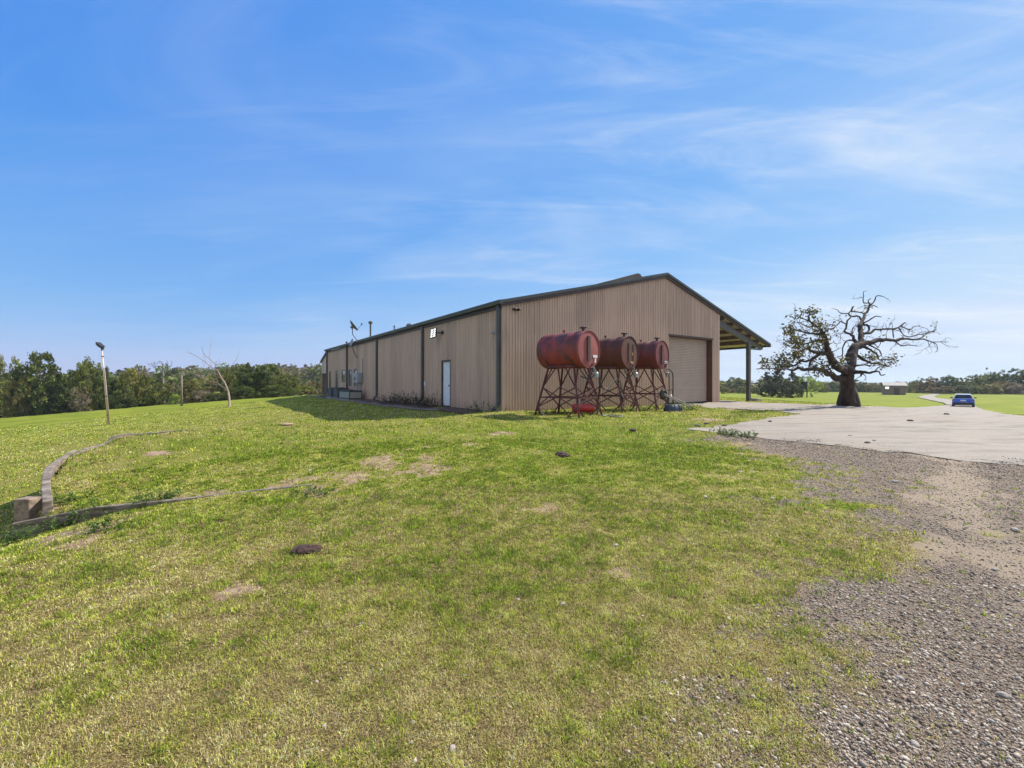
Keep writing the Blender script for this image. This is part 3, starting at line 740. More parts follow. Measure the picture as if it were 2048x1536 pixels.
# porch: ceiling, purlins, rafter, post, bracket
b = MB()
for y0 in (0.1,):
    vs = []
    for y in (-.03, LEN):
        for t in (TE+.02, TO-.06): vs += [(t, y, roofz(t)-.08), (t, y, roofz(t)-.10)]
    b.add(vs, [(0, 2, 6, 4), (1, 5, 7, 3), (0, 1, 3, 2), (4, 6, 7, 5), (0, 4, 5, 1), (2, 3, 7, 6)])
b.build('porch_ceiling', 'ceil', B)
for i, t in enumerate(np.linspace(TE+.55, TPOST+.9, 5)):
    b = MB(); b.box((t-.04, -.0, roofz(t)-.33), (t+.04, LEN-.1, roofz(t)-.115)); b.build('purlin', 'purlin', B)
def rafter(s):
    b = MB(); t0, t1_ = TE+.02, TO-.35; z0, z1 = roofz(t0)-.36, roofz(t1_)-.30
    vs = []
    for y in (s, s+.12): vs += [(t0, y, z0-.02), (t1_, y, z1), (t1_, y, z1-.16), (TPOST-.1, y, roofz(TPOST)-.62), (t0, y, z0-.42)]
    b.add(vs, [(0, 1, 2, 3, 4), (9, 8, 7, 6, 5), (0, 5, 6, 1), (1, 6, 7, 2), (2, 7, 8, 3), (3, 8, 9, 4), (4, 9, 5, 0)])
    b.build('rafter', 'steelgrey', B)
for k in range(5):
    s = .12+k*(LEN-.5)/4; rafter(s)
    p = MB(); p.box((TPOST-.13, s-.02, -.35), (TPOST+.13, s+.16, roofz(TPOST)-.40)); p.box((TPOST-.2, s-.08, -.006), (TPOST+.2, s+.22, .02)); p.build('porch_post', 'steelgrey', B, bevel=.006)
b = MB(); b.box((TPOST-.05, .3, roofz(TPOST)-.66), (TPOST+.05, LEN-.1, roofz(TPOST)-.40)); b.build('eave_beam', 'purlin', B)
zb = hz(698, TPOST+1, 0); b = MB(); b.box((TPOST+.13, .12, zb-.05), (TO-.55, .20, zb+.05)); b.box((TO-.66, .122, zb+.05), (TO-.55, .198, roofz(TO-.6)-.2)); b.build('gutter_bracket', 'trim', B)
b = MB(); b.box((TO-.06, -.18, ZO-.20), (TO+.10, LEN+.1, ZO-.01)); b.build('gutter', 'trim', B, bevel=.01)
b = MB(); b.box((TPOST+.22, -.25, -.05), (TPOST+.62, .15, .17)); pb = b.build('concrete_block', 'conc', None, bevel=.02)
pb.matrix_world = B.matrix_basis @ Matrix(); tag(pb, 'small dark concrete block lying at the foot of the porch post', 'block')
# rear lean-to beyond the last downspout
s1 = ss(642); zl = hz(722.5, 0, s1)
b = MB(); b.add([(0.06, LEN+.02, 2.05), (0.06, s1, 2.05), (0.06, s1, zl-.1), (0.06, LEN+.02, ZE-.2)], [(0, 1, 2, 3)])
b.add([(0.06, s1, 2.05), (3.5, s1, 2.05), (3.5, s1, zl-.1), (0.06, s1, zl-.1)], [(0, 1, 2, 3)]); b.build('lean_to_wall', 'wall', B)
b = MB(); b.box((.4, LEN+.15, 0), (3.4, s1-.25, 2.05)); b.box((0.05, s1-.28, 0), (.38, s1, 2.049)); b.build('stone_wall', 'stone', B)
b = MB(); b.add([(-.05, LEN+.1, ZE-.02), (TE, LEN+.1, ZE-.02), (TE, s1+.25, zl), (-.05, s1+.25, zl), (-.05, LEN+.1, ZE-.14), (TE, LEN+.1, ZE-.14), (TE, s1+.25, zl-.14), (-.05, s1+.25, zl-.14)], [(0, 1, 2, 3), (7, 6, 5, 4), (0, 3, 7, 4), (1, 5, 6, 2), (3, 2, 6, 7), (0, 4, 5, 1)]); b.build('lean_to_roof', 'trim', B)
# ridge ventilator and roof pieces
b = MB(); vs = []
for sv in (5.0, 6.4):
    for px, py in ((1218, 561.5), (1240, 556), (1262, 550.5), (1275, 546.5), (1280, 547.5), (1284, 553)):
        t = gt(px, 5.0); z = hz(py, t, 5.0); vs += [(t, sv, roofz(t)-.03), (t, sv, max(z, roofz(t)+.01))]
n2 = 12
fs = [(2*i, 2*i+2, 2*i+3, 2*i+1) for i in range(5)]+[(n2+2*i+1, n2+2*i+3, n2+2*i+2, n2+2*i) for i in range(5)]+[(2*i+1, 2*i+3, n2+2*i+3, n2+2*i+1) for i in range(5)]+[(0, 1, n2+1, n2), (10, n2+10, n2+11, 11)]
b.add(vs, fs); b.build('ridge_vent', 'brown', B)
def onroof(px, py_top, s):
    t = .5
    return t
def turbine(px, s_off=0):
    s = ss(px, .9); b = MB(); z0 = roofz(.9)-.03
    b.lathe([(.12, 0), (.12, .04), (.17, .06), (.22, .13), (.22, .20), (.17, .27), (.05, .30)], (.9, s, z0), 'z', 18); b.build('turbine_vent', 'acgrey', B, auto=True)
turbine(820)
for px, py, r, tt in ((741, 642.5, .06, .5), (788.5, 651.5, .035, .5)):
    s = ss(px, tt); z0 = roofz(tt)-.03; z1 = hz(py, tt, s); b = MB(); b.tube([(tt, s, z0), (tt, s, z1-.02)], r, 10)
    if r > .05: b.lathe([(.06, 0), (.15, .03), (.15, .14), (.05, .22)], (tt, s, z1-.2), 'z', 12)
    else: b.lathe([(.035, 0), (.055, .02), (.055, .08), (.02, .1)], (tt, s, z1-.08), 'z', 10)
    b.build('vent_pipe', 'steelgrey', B, auto=True)
def w2(t, s, z): return B.matrix_basis @ Vector((t, s, z))
B.matrix_basis = Matrix.Translation((CX, CY, SLAB)) @ Matrix.Rotation(RZ, 4, 'Z')
pb.matrix_world = B.matrix_basis
# --- things fixed to the building
def side_thing(name, t, s, z, label, cat):
    e = empty(name, w2(t, s, z), RZ, label, cat); return e
# flood light on the wall
s = ss(882); z = hz(667, 0, s)
e = side_thing('floodlight', -.03, s, z, 'lit white floodlight on a bracket high on the side wall above the white door', 'light')
b = MB(); b.bar((0, -.22, .02), (-.3, -.05, 0), .05); b.box((-.02, -.35, -.06), (0, -.12, .10)); b.build('bracket', 'black', e)
for i in range(2):
    cx = -.34; yy = .02+i*.0
HM = Matrix.Translation((-.36, .02, 0)) @ Matrix.Rotation(R(205), 4, 'Z') @ Matrix.Rotation(R(-20), 4, 'Y') @ Matrix.Rotation(R(12), 4, 'X')
b = MB(); b.box((-.05, -.17, -.24), (0, .17, .24), HM); b.build('housing', 'black', e)
for i in range(2):
    for j in range(4):
        b = MB(); b.box((.001, -.135+i*.16, -.215+j*.115), (.012, -.03+i*.16, -.14+j*.115), HM); b.build('lamp', 'led', e)
# roof satellite dish
def dish(name, loc, rz, tilt, size, label, mat='acgrey', mast=None, armflip=1):
    e = empty(name, loc, RZ, label, 'satellite dish'); n = 20; b = MB()
    rings = [0, .35, .7, 1.0]; vs = [(0, 0, 0)]; fs = []
    for r in rings[1:]:
        for k in range(n):
            a = 6.2832*k/n; vs.append((r*r*.16*size*2, math.cos(a)*r*size*.85, math.sin(a)*r*size))
    for k in range(n): fs.append((0, 1+k, 1+(k+1) % n))
    for q in range(2):
        for k in range(n): a = 1+q*n+k; b2 = 1+q*n+(k+1) % n; fs.append((a, b2, b2+n, a+n))
    MT = Matrix.Translation(mast[-1]) @ Matrix.Rotation(rz, 4, 'Z') @ Matrix.Rotation(tilt, 4, 'Y')
    b.add([tuple(MT @ Vector(v)) for v in vs], fs); o = b.build('reflector', mat, e, smooth=True); m = o.modifiers.new('s', 'SOLIDIFY'); m.thickness = .015
    c = MB(); c.tube(mast, .03, 8); c.build('mast', 'steelgrey', e)
    c = MB(); c.tube([tuple(MT @ Vector((.02, 0, -size*.8))), tuple(MT @ Vector((size*1.35, 0, -size*.55)))], .016, 6); c.box((-.04, -.05, -.05), (.06, .05, .07), MT @ Matrix.Translation((size*1.35, 0, -size*.5))); c.box((-.14, -.06, -.14), (-.01, .06, .08), MT); c.build('feed_arm', 'steelgrey', e)
    return e
s = ss(713.5); z = ZE
dish('satellite_dish', w2(.1, s, z), R(-12), R(-38), .48, 'grey satellite dish on a bent mast standing up from the roof edge', 'steelgrey', [(0, 0, -.02), (-.25, .55, .55), (-.22, .72, .85), (-.22, .72, 1.15)])
s = ss(716); z = hz(708, 0, s)
dish('satellite_dish', w2(-.03, s, z), R(190), R(-20), .30, 'small pale satellite dish on a drooping bracket under the eave of the side wall', 'galv', [(0, 0, -.25), (-.05, 0, -.25), (-.2, 0, 0), (-.34, 0, .35), (-.36, 0, .6), (-.36, 0, .78)])
# electrical cabinet on posts
s0, s1_ = ss(728), ss(717); sm = (s0+s1_)/2; z0, z1 = hz(765.5, -.4, sm), hz(746, -.4, sm)
e = side_thing('electrical_cabinet', 0, sm, 0, 'pale grey electrical cabinet with a meter, raised on a post beside the windows', 'cabinet'); hw = (s1_-s0)/2*.9
b = MB(); b.box((-.42, -hw, z0), (-.06, hw, z1)); b.build('box', 'galv', e, bevel=.015)
b = MB(); b.box((-.44, -hw+.05, z0+.06), (-.421, hw-.05, z1-.06)); b.build('door', 'galv', e, bevel=.01)
b = MB(); b.lathe([(.12, 0), (.12, .06), (.08, .10), (0.01, .11)], (0, 0, 0), 'x', 16); o = b.build('meter', 'glass', e); o.location = (-.44, 0, (z0+z1)/2); o.rotation_euler = (0, 0, math.pi)
b = MB(); b.tube([(-.2, -hw*.4, -.1), (-.2, -hw*.4, z0)], .05); b.tube([(-.2, hw*.4, -.1), (-.2, hw*.4, z0)], .05); b.tube([(-.08, -hw+.05, z1), (-.08, -hw+.05, z1+1.0)], .03); b.build('conduit', 'galv', e)
# condensers
def condenser(px0, px1, pyt, pyb, label, mat, t, flat=False, lidtilt=False, side='acdark'):
    # footprint standing on the strip beside the wall
    u = (px0+px1)/2; s = ss(u, t); Y = CY+DY*t+WY*s; zb = 0.0; h = (pyb-pyt)/F*Y; hs = abs(ss(px0, t)-ss(px1, t))/2*.85
    hw = .42
    hs = min(hs, .55) if not flat else hs
    P = w2(t, s, 0); e = empty('condenser_unit', (P.x, P.y, t1(P.x, P.y)-.02), RZ, label, 'air conditioner', 'air conditioning units along the side wall')
    h = min(h, 1.25)
    b = MB(); b.box((-hw, -hs, .06), (hw, hs, h-.05)); b.build('casing', mat, e, bevel=.02)
    b = MB(); b.box((-hw-.02, -hs-.02, h-.049), (hw+.02, hs+.02, h)); b.lathe([(.26, h), (.26, h+.03), (.1, h+.05), (.01, h+.05)], (0, 0, 0), 'z', 16); b.build('top_grille', 'acdark', e)
    b = MB()
    for k in range(9):
        zq = .16+k*(h-.3)/8; b.box((-hw-.012, -hs+.05, zq), (-hw-.002, hs-.05, zq+.035)); b.box((-hw+.05, -hs-.012, zq), (hw-.05, -hs-.002, zq+.035))
    b.build('louvre', side, e)
    b = MB(); b.box((-hw-.08, -hs-.08, 0), (hw+.08, hs+.08, .058)); b.build('pad', 'conc', e)
    return e
condenser(664, 675, 775, 795, 'tall blue grey condenser unit farthest along the side wall, nearest the rear corner', 'acgrey', -.75)
condenser(676, 688, 774, 795, 'blue grey condenser unit standing second from the rear corner under the square window', 'acgrey', -.7)
condenser(689, 713, 778, 797, 'wide dark package unit with a pale end panel, nearest the electrical cabinet', 'acdark', -.8, True, side='acpale')
e = side_thing('junction_box', -.03, ss(849.5), hz(768, 0, ss(849.5)), 'small white outlet box fixed beside the downspout left of the white door', 'box')
b = MB(); b.box((-.07, -.22, -.08), (0, -.13, .12)); b.tube([(-.03, -.18, -.08), (-.03, -.18, -.3)], .012); b.build('outlet_box', 'white', e)
P = w2(gt(1030), -.03, hz(619.5, gt(1030), 0)); e = empty('security_camera', P, RZ, 'small twin black security camera high on the gable wall near the corner', 'camera')
for i, dx in enumerate((-.09, .09)):
    b = MB(); b.lathe([(.02, 0), (.045, .02), (.05, .12), (.01, .14)], (dx, -.17, 0), 'y', 12); b.build('camera_head', 'black', e)
b = MB(); b.box((-.14, -.04, -.03), (.14, .0, .03)); b.build('mount', 'black', e)
P = w2(-.05, .55, hz(667, 0, .5)); e = empty('sensor_lamp', P, RZ, 'small pale fitting on a bracket beside the corner downspout', 'fitting')
b = MB(); b.box((-.02, -.05, -.06), (.02, .05, .06)); b.tube([(-.03, 0, 0), (-.16, -.12, .01)], .015); b.lathe([(.01, 0), (.04, .02), (.04, .08), (.01, .1)], (-.17, -.13, -.03), 'z', 10); b.build('fitting_body', 'galv', e)
P = w2(gt(1432), -.03, hz(747, gt(1432), 0))
# concrete strip and soil bed along the long wall
ws = MB(); pts = []
for s in np.arange(3.2, LEN+9, .4):
    row = []
    for t in (-1.5, -1.33, -1.15):
        if s < 6: t = t*(.75+.04*s)
        p = w2(t, s, 0); row.append((p.x, p.y, t1(p.x, p.y)+.035))
    pts.append(row)
vs = [p for r_ in pts for p in r_]; fs = []
for i in range(len(pts)-1):
    for j in range(2): a = i*3+j; fs.append((a, a+1, a+4, a+3))
M['strip'] = simple('brown_concrete_strip', (.24, .18, .14), (.16, .12, .095), .9, 5, bmp=.4)
o = MB().add(vs, fs).build('path', 'strip'); tag(o, kind='structure')
vs = []; fs = []
ss_ = np.arange(.6, LEN+.1, .4)
for s in ss_:
    for t in (-1.12, -.03): p = w2(t, s, 0); vs.append((p.x, p.y, max(t1(p.x, p.y)+.03, SLAB-.04 if t > -.5 else -9)))
fs = [(2*i, 2*i+1, 2*i+3, 2*i+2) for i in range(len(ss_)-1)]
M['soil'] = simple('dark_red_soil', (.13, .07, .05), (.06, .035, .025), .95, 8, bmp=.8)
o = MB().add(vs, fs).build('soil_bed', 'soil'); tag(o, kind='structure')
# low shrubs along the wall
for k, (px, h, lb) in enumerate([(775, .45, 'small dark reddish weed at the wall nearest the condensers'), (787, .7, 'bushy dark red weed at the wall left of the pair by the downspout'), (800, .55, 'low dark weed at the wall between two bushier ones'), (812, .55, 'dark reddish weed at the wall with a tall sprig beside it'), (822, .9, 'tallest dark sprig against the shaded side wall'), (836, .65, 'dark bushy weed at the wall just left of the downspout'), (856, .6, 'dark weed at the wall between downspout and white door'), (868, .45, 'low reddish weed just left of the white door'), (969, .45, 'low green weed by the side wall near the front corner')]):
    s = ss(px, -.5); p = w2(-.5, s, 0); weed(px, 0, 26, h, .8, .10, lb, REDS if k < 8 else GREENS, 3, (p.x, p.y, t1(p.x, p.y)), 'weed', 'weeds along the shaded wall')

# ------------------------------------------------------------------ fuel tanks on stands
def tank(px, Y, cy, dia, L, label, barrel, end, legm, plate=None, rust=False, hose=True):
    r = dia/2; c = at(px, cy, Y); g0 = None
    # centre of the near end -> origin at barrel centre
    e0 = Vector((c.x, c.y, 0)); ax = Vector((-.702, .712, 0)); mid = e0+ax*(L/2); gz = t1(mid.x, mid.y)
    e = empty('fuel_tank', (mid.x, mid.y, gz), R(44.6), label, 'fuel tank', 'overhead fuel tanks in front of the gable'); zc = c.z-gz
    b = MB(); n = 40
    b.lathe([(r, -L/2+.01), (r, -L/6-.012), (r+.007, -L/6), (r, -L/6+.012), (r, L/6-.012), (r+.007, L/6), (r, L/6+.012), (r, L/2-.02), (r*.97, L/2+.03), (r*.8, L/2+.08), (.02, L/2+.12)], (0, 0, 0), 'y', n)
    o = b.build('barrel', barrel, e, auto=True); o.location = (0, 0, zc)
    b = MB(); b.lathe([(.01, -L/2-.03), (r*.75, -L/2-.028), (r*.955, -L/2-.012), (r*.965, -L/2+.03), (r*1.012, -L/2+.03), (r*1.012, -L/2-.03), (r*.985, -L/2-.035), (r*.96, -L/2-.012)], (0, 0, 0), 'y', n)
    b = MB(); b.lathe([(r*1.012, -L/2+.05), (r*1.012, -L/2-.03), (r*.985, -L/2-.03), (r*.975, -L/2-.005), (r*.7, -L/2-.015), (.01, -L/2-.02)], (0, 0, 0), 'y', n)
    o = b.build('end_plate', end, e, auto=True); o.location = (0, 0, zc)
    y = -L/2-.025
    b = MB(); xg = -.02
    if not rust:
        b.box((xg-.10, y-.035, -r*.64), (xg+.04, y, r*.70)); o = b.build('sight_channel', 'brown', e)
    else:
        b.box((xg-.10, y-.015, -r*.55), (xg-.05, y, r*.6)); b.box((xg+.24, y-.012, -r*.5), (xg+.27, y, r*.55)); o = b.build('sight_channel', 'brown', e)
    o.location = (0, 0, zc)
    b = MB(); b.lathe([(.045, r-.02), (.045, r+.09), (.12, r+.10), (.125, r+.13), (.09, r+.135), (.06, r+.16), (.01, r+.165)], (0, -L/2+.22, 0), 'z', 16); o = b.build('filler_cap', 'brown', e, auto=True); o.location = (0, 0, zc)
    b = MB(); b.lathe([(.03, r-.02), (.03, r+.05), (.045, r+.055), (.045, r+.10), (.01, r+.12)], (0, .15, 0), 'z', 12); o = b.build('vent_cap', barrel, e, auto=True); o.location = (0, 0, zc)
    if plate:
        for (x0, x1, z0, z1, mt, nm) in plate:
            b = MB(); b.box((x0, y-.006, z0), (x1, y-.0005, z1)); o = b.build(nm, mt, e); o.location = (0, 0, zc)
    # outlet fittings under the near end
    b = MB(); q = (0.08, -L/2-.02, zc-r*.86); q = Vector(q)
    b.tube([q+Vector((0, .06, 0)), q+Vector((0, -.1, 0)), q+Vector((.03, -.12, -.12)), q+Vector((.1, -.12, -.2))], .025, 8); b.lathe([(.05, 0), (.07, .02), (.07, .17), (.04, .2)], tuple(q+Vector((.14, -.12, -.42))), 'z', 12)
    b.build('filter', 'galv', e, auto=True)
    b = MB(); b.tube([q+Vector((0, -.08, .0)), q+Vector((-.14, -.1, -.06)), q+Vector((-.16, -.12, -.22)), q+Vector((.02, -.12, -.34))], .016, 6); b.box(tuple(q+Vector((-.12, -.16, -.02))), tuple(q+Vector((0.02, -.1, .05)))); b.build('valve', legm, e)
    # stand
    zt = zc-r*.93; xt, yt = r*.62, L/2*.62; xb, yb = r*1.05, L/2*1.08
    zg = -.03
    top = {(a, b_): Vector((a*xt, b_*yt, zt+.02)) for a in (-1, 1) for b_ in (-1, 1)}
    bot = {(a, b_): Vector((a*xb, b_*yb, zg+0)) for a in (-1, 1) for b_ in (-1, 1)}
    def angle(p, q_, w, mb=None):
        m_ = mb or MB(); d = (q_-p).normalized(); side = d.cross(Vector((0, 0, 1))) if abs(d.z) < .95 else Vector((1, 0, 0)); side.normalize(); up = side.cross(d)
        m_.bar(p, q_, w, .012, up); m_.bar(p+side*w*.5, q_+side*w*.5, .012, w, up); return m_
    for kk in top: angle(top[kk], bot[kk], .06).build('leg', legm, e)
    fr = MB(); cs = [(-1, -1), (1, -1), (1, 1), (-1, 1)]
    for i in range(4): angle(top[cs[i]], top[cs[(i+1) % 4]], .06, fr)
    for yy in (-yt, yt):
        pts = []
        for k in range(9):
            a = math.radians(-150+k*15); pts.append((math.cos(a)*(r+.012), yy, zc+math.sin(a)*(r+.012)))
        for p_, q_ in zip(pts[:-1], pts[1:]): fr.bar(p_, q_, .012, .06, (0, 1, 0))
    fr.build('cradle', legm, e)
    for i in range(4):
        A, Bc = cs[i], cs[(i+1) % 4]; mid = lambda k_, f: top[k_].lerp(bot[k_], f)
        angle(mid(A, .42), mid(Bc, .83), .038).build('cross_brace', legm, e); angle(mid(Bc, .42), mid(A, .83), .038).build('cross_brace', legm, e)
        br = MB(); angle(mid(A, .625), mid(Bc, .625), .04, br); br.build('girt', legm, e)
        m0 = top[A].lerp(top[Bc], .33); m1 = top[A].lerp(top[Bc], .67)
        b0 = bot[A].lerp(bot[Bc], .24); b1 = bot[A].lerp(bot[Bc], .76)
        for p_, q_ in ((m0, mid(A, .42)), (m1, mid(Bc, .42)), (b0, mid(A, .80)), (b1, mid(Bc, .80))): angle(p_, q_, .04).build('knee_brace', legm, e)
    return e, mid, gz
M['labelwhite'] = simple('white_label', (.75, .75, .76), (.6, .6, .62), .5, 40)
M['labelgrey'] = simple('worn_dark_print', (.20, .20, .18), (.05, .05, .045), .6, 45)
M['labelyel'] = simple('stained_yellow_label', (.42, .32, .12), (.3, .2, .09), .6, 30)
T1 = tank(1177.5, 14.2, 698.5, 1.20, 1.72, 'nearest fuel tank on legs, faded red with pinkish end and small white labels', 'redA', 'redEnd', 'legred', [(.20, .44, -.26, -.175, 'labelwhite', 'label'), (.29, .36, -.43, -.28, 'labelwhite', 'label')])
T2 = tank(1259, 16.3, 705, 1.20, 1.80, 'middle fuel tank on legs, the most rusted, with a yellowed label on its end', 'redB', 'redB', 'leg', [(.02, .22, -.40, -.33, 'labelyel', 'label'), (.14, .2, -.10, .0, 'labelyel', 'label')], True)
T3 = tank(1324, 18.1, 709.5, 1.16, 1.60, 'farthest fuel tank on legs, dark red with a white plate, near the roll-up door', 'redC', 'redCend', 'legred', [(.16, .42, -.36, -.24, 'black', 'label_plate'), (.17, .41, -.352, -.248, 'labelwhite', 'label'), (.21, .37, -.325, -.278, 'labelgrey', 'label_print')])
for ch in T3[0].children:      # stack plate, label and its worn, unreadable print
    d_ = .004 if ch.name.split('.')[0] == 'label' else .008 if ch.name.startswith('label_print') else 0
    for v in ch.data.vertices: v.co.y -= d_
# hoses
def tubething(name, pts, r, mat, label, cat='hose', n=8, smooth_steps=6):
    P = [Vector(p) for p in pts]; out = []
    for i in range(len(P)-1):
        p0 = P[max(i-1, 0)]; p1 = P[i]; p2 = P[i+1]; p3 = P[min(i+2, len(P)-1)]
        for k in range(smooth_steps):
            t = k/smooth_steps; out.append(.5*((2*p1)+(-p0+p2)*t+(2*p0-5*p1+4*p2-p3)*t*t+(-p0+3*p1-3*p2+p3)*t**3))
    out.append(P[-1]); o = MB().tube(out, r, n).build(name, mat, smooth=True); return tag(o, label, cat)
def gp(px, py, lift=.03): h = hit(px, py); return (h[0], h[1], h[2]+lift)
Y3 = 17.7
tubething('hose', [at(1335, 738, Y3), at(1341, 741, Y3), at(1345.5, 750, Y3), at(1346, 785, Y3), at(1346.5, 815, Y3-.3), gp(1342, 823), gp(1338, 824)], .022, 'rub', 'thick black hose hanging in a loop from the farthest fuel tank')
tubething('hose', [at(1338, 745, Y3), at(1338.5, 770, Y3), at(1337.5, 800, Y3), gp(1338, 823), gp(1341, 826)], .02, 'steelgrey', 'dark standpipe dropping straight below the filter of the farthest tank', 'pipe')
tubething('hose', [at(1186, 735, 13.9), at(1183, 748, 13.8), at(1177, 756, 13.8), at(1168, 755, 13.9), at(1161, 752, 14)], .02, 'rub', 'short dark hose end sticking out below the nearest tank')
tubething('hose', [at(1199, 760, 14.8), at(1205, 775, 14.8), at(1213, 778, 15.2), at(1224, 764, 15.6), at(1233, 758, 15.8), at(1241, 766, 15.8), at(1243, 785, 15.8), at(1246, 800, 15.8), gp(1247, 815)], .022, 'rub', 'dark hose draped between the stands of the nearest and middle tanks')
tubething('hose', [gp(1196, 831), gp(1206, 833.5), gp(1216, 832), gp(1226, 835), gp(1240, 835.5), gp(1245, 833.5), gp(1232, 832.5), gp(1222, 831)], .018, 'hose', 'pale grey hose lying in loops on the grass in front of the tanks')
# red portable tank
h = hit(1171, 829); e = empty('portable_tank', (h[0]-.05, h[1]+.25, h[2]), RZ+R(-32), 'small bright red portable tank lying on the grass under the nearest fuel tank', 'tank')
b = MB(); b.lathe([(.02, -.40), (.14, -.38), (.16, -.33), (.16, .33), (.14, .38), (.02, .40)], (0, 0, .21), 'x', 22); b.build('barrel', 'brightred', e, auto=True)
b = MB(); b.box((-.28, -.14, 0), (-.22, .14, .07)); b.box((.22, -.14, 0), (.28, .14, .07)); b.build('foot', 'brightred', e)
b = MB(); b.tube([(-.18, 0, .36), (-.16, 0, .44), (.1, 0, .44), (.12, 0, .36)], .014, 8); b.build('handle', 'galv', e, smooth=True)
b = MB(); b.lathe([(.01, 0), (.03, .01), (.03, .07), (.01, .08)], (.22, 0, .36), 'z', 10); b.build('valve', 'galv', e)
M['palegrey'] = simple('pale_grey_pole', (.30, .26, .22), (.2, .17, .14), .7, 6)
# wheelbarrow-like cart with long pale poles
h = hit(1345, 824); e = empty('hand_cart', (h[0], h[1]+.6, h[2]), RZ, 'overturned dark hand cart with black wheel and two long pale handles', 'cart'); Y = h[1]+.6
def rel(px, py, Yq): p = at(px, py, Yq); return e.matrix_basis.inverted() @ p
e.matrix_basis = Matrix.Translation((h[0], h[1]+.6, h[2])) @ Matrix.Rotation(RZ, 4, 'Z')
c = rel(1327, 789, Y+.1); b = MB(); n = 24
b.lathe([(.16, -.03), (.16, .03), (.04, .03), (.04, -.03)], tuple(c), 'y', n); b.lathe([(.14, -.05), (.17, -.06), (.20, -.03), (.205, 0), (.20, .03), (.17, .06), (.14, .05)], tuple(c), 'y', n); b.build('wheel', 'rub', e, smooth=False, auto=True)
for k, (a, b2) in enumerate((((1315, 782), (1386, 813)), ((1316, 785), (1381, 815)))):
    b = MB(); b.tube([rel(*a, Y+.15), rel(*b2, Y-.35+k*.2)], .022, 8); b.build('handle', 'palegrey', e)
tr = rel(1346, 820, Y); b = MB(); q = []
for z_, sx, sy in ((0, .40, .26), (.12, .40, .25), (.24, .34, .2), (.25, .32, .18)):
    q.append([(tr.x+math.copysign(abs(math.cos(a))**.6, math.cos(a))*sx, tr.y+math.copysign(abs(math.sin(a))**.6, math.sin(a))*sy, z_) for a in [2*math.pi*k/20 for k in range(20)]])
b.add([p for r_ in q for p in r_], [(i*20+k, i*20+(k+1) % 20, (i+1)*20+(k+1) % 20, (i+1)*20+k) for i in range(3) for k in range(20)]+[tuple(60+k for k in range(20))]); b.build('tray', 'bluegrey', e, smooth=True)
b = MB(); b.tube([c, (tr.x-.3, tr.y, .12)], .02, 8); b.tube([c+Vector((0, .1, 0)), (tr.x, tr.y+.1, .25)], .015, 6); b.build('fork', 'rub', e)
# small pump on stand
h = hit(1357, 819); e = empty('hand_pump', (h[0]+.1, h[1]+1.2, h[2]), RZ, 'red hand pump with a white canister standing behind the hand cart', 'pump')
b = MB(); b.tube([(-.1, 0, 0), (-.1, 0, .75), (-.2, 0, .80)], .018, 6); b.tube([(.14, 0, 0), (.14, 0, .78), (.04, 0, .84), (-.1, 0, .75)], .018, 6); b.box((-.2, -.1, 0), (.22, .1, .04)); b.build('frame', 'legred', e)
b = MB(); b.lathe([(.02, .36), (.06, .37), (.06, .56), (.03, .59), (.02, .6)], (0.02, 0, 0), 'z', 14); b.build('canister', 'labelwhite', e, auto=True)
for k, (px, py, n_, h_, sp_, lb) in enumerate([(1350, 820, 40, .38, .5, 'dense green weed clump at the foot of the black hose'), (1368, 821, 46, .36, .55, 'wide green weed clump below the handles of the hand cart'), (1383, 819, 24, .28, .4, 'rightmost small weed clump by the hand cart, near the pavement'), (1296, 822, 26, .28, .5, 'green weed clump between the legs of the farthest tank stand'), (1270, 822, 18, .22, .5, 'low weed clump at the legs between middle and farthest tanks'), (1118, 827, 20, .2, .5, 'low green clump in the shade under the nearest tank'), (1080, 830, 22, .22, .6, 'low green clump at the left foot of the nearest tank stand'),
    (40, 1085, 26, .22, .22, 'leafy weed at the outer foot of the timber corner post'), (120, 1060, 24, .20, .25, 'leafy weed against the face of the front timber near its corner'), (180, 1035, 22, .18, .25, 'leafy weed leaning over the front timber'), (215, 1060, 24, .17, .3, 'green weed clump below the front timber'), (130, 1005, 26, .17, .3, 'green weed clump inside the timber corner'), (300, 1010, 18, .15, .3, 'weed clump half hiding the middle of the front timber'), (330, 1000, 20, .15, .3, 'weed clump above the faded end of the front timber'), (620, 990, 18, .12, .3, 'bright green clump at the buried right end of the front timber'),
    (1485, 875, 26, .16, .5, 'grassy clump at the near edge of the pavement tip'), (1455, 868, 22, .14, .4, 'small grassy clump left of a larger one on the pavement edge')]):
    weed(px, py, n_, h_, sp_, .045+.02*(py < 900), lb, GREENS, 40+k)

# ------------------------------------------------------------------ timber edging
def timber(px_pts, w, hgt, name, label, lift=.0, smooth_=True, zs=None):
    P = px_pts; b = MB(); vs = []; n = len(P)
    for i, (x, y) in enumerate(P):
        a = Vector(P[max(i-1, 0)][:2]); c_ = Vector(P[min(i+1, n-1)][:2]); d = (c_-a).normalized(); nn = Vector((-d.y, d.x))
        zt_ = zs[i]
        for o_, z_ in ((-w/2, zt_-hgt), (w/2, zt_-hgt), (w/2, zt_), (-w/2, zt_)): vs.append((x+nn.x*o_, y+nn.y*o_, z_))
    fs = [(i*4+k, i*4+(k+1) % 4, (i+1)*4+(k+1) % 4, (i+1)*4+k) for i in range(n-1) for k in range(4)]+[(3, 2, 1, 0), tuple((n-1)*4+k for k in range(4))]
    o = b.add(vs, fs).build(name, 'wood', None, bevel=.012); return tag(o, label, 'timber')
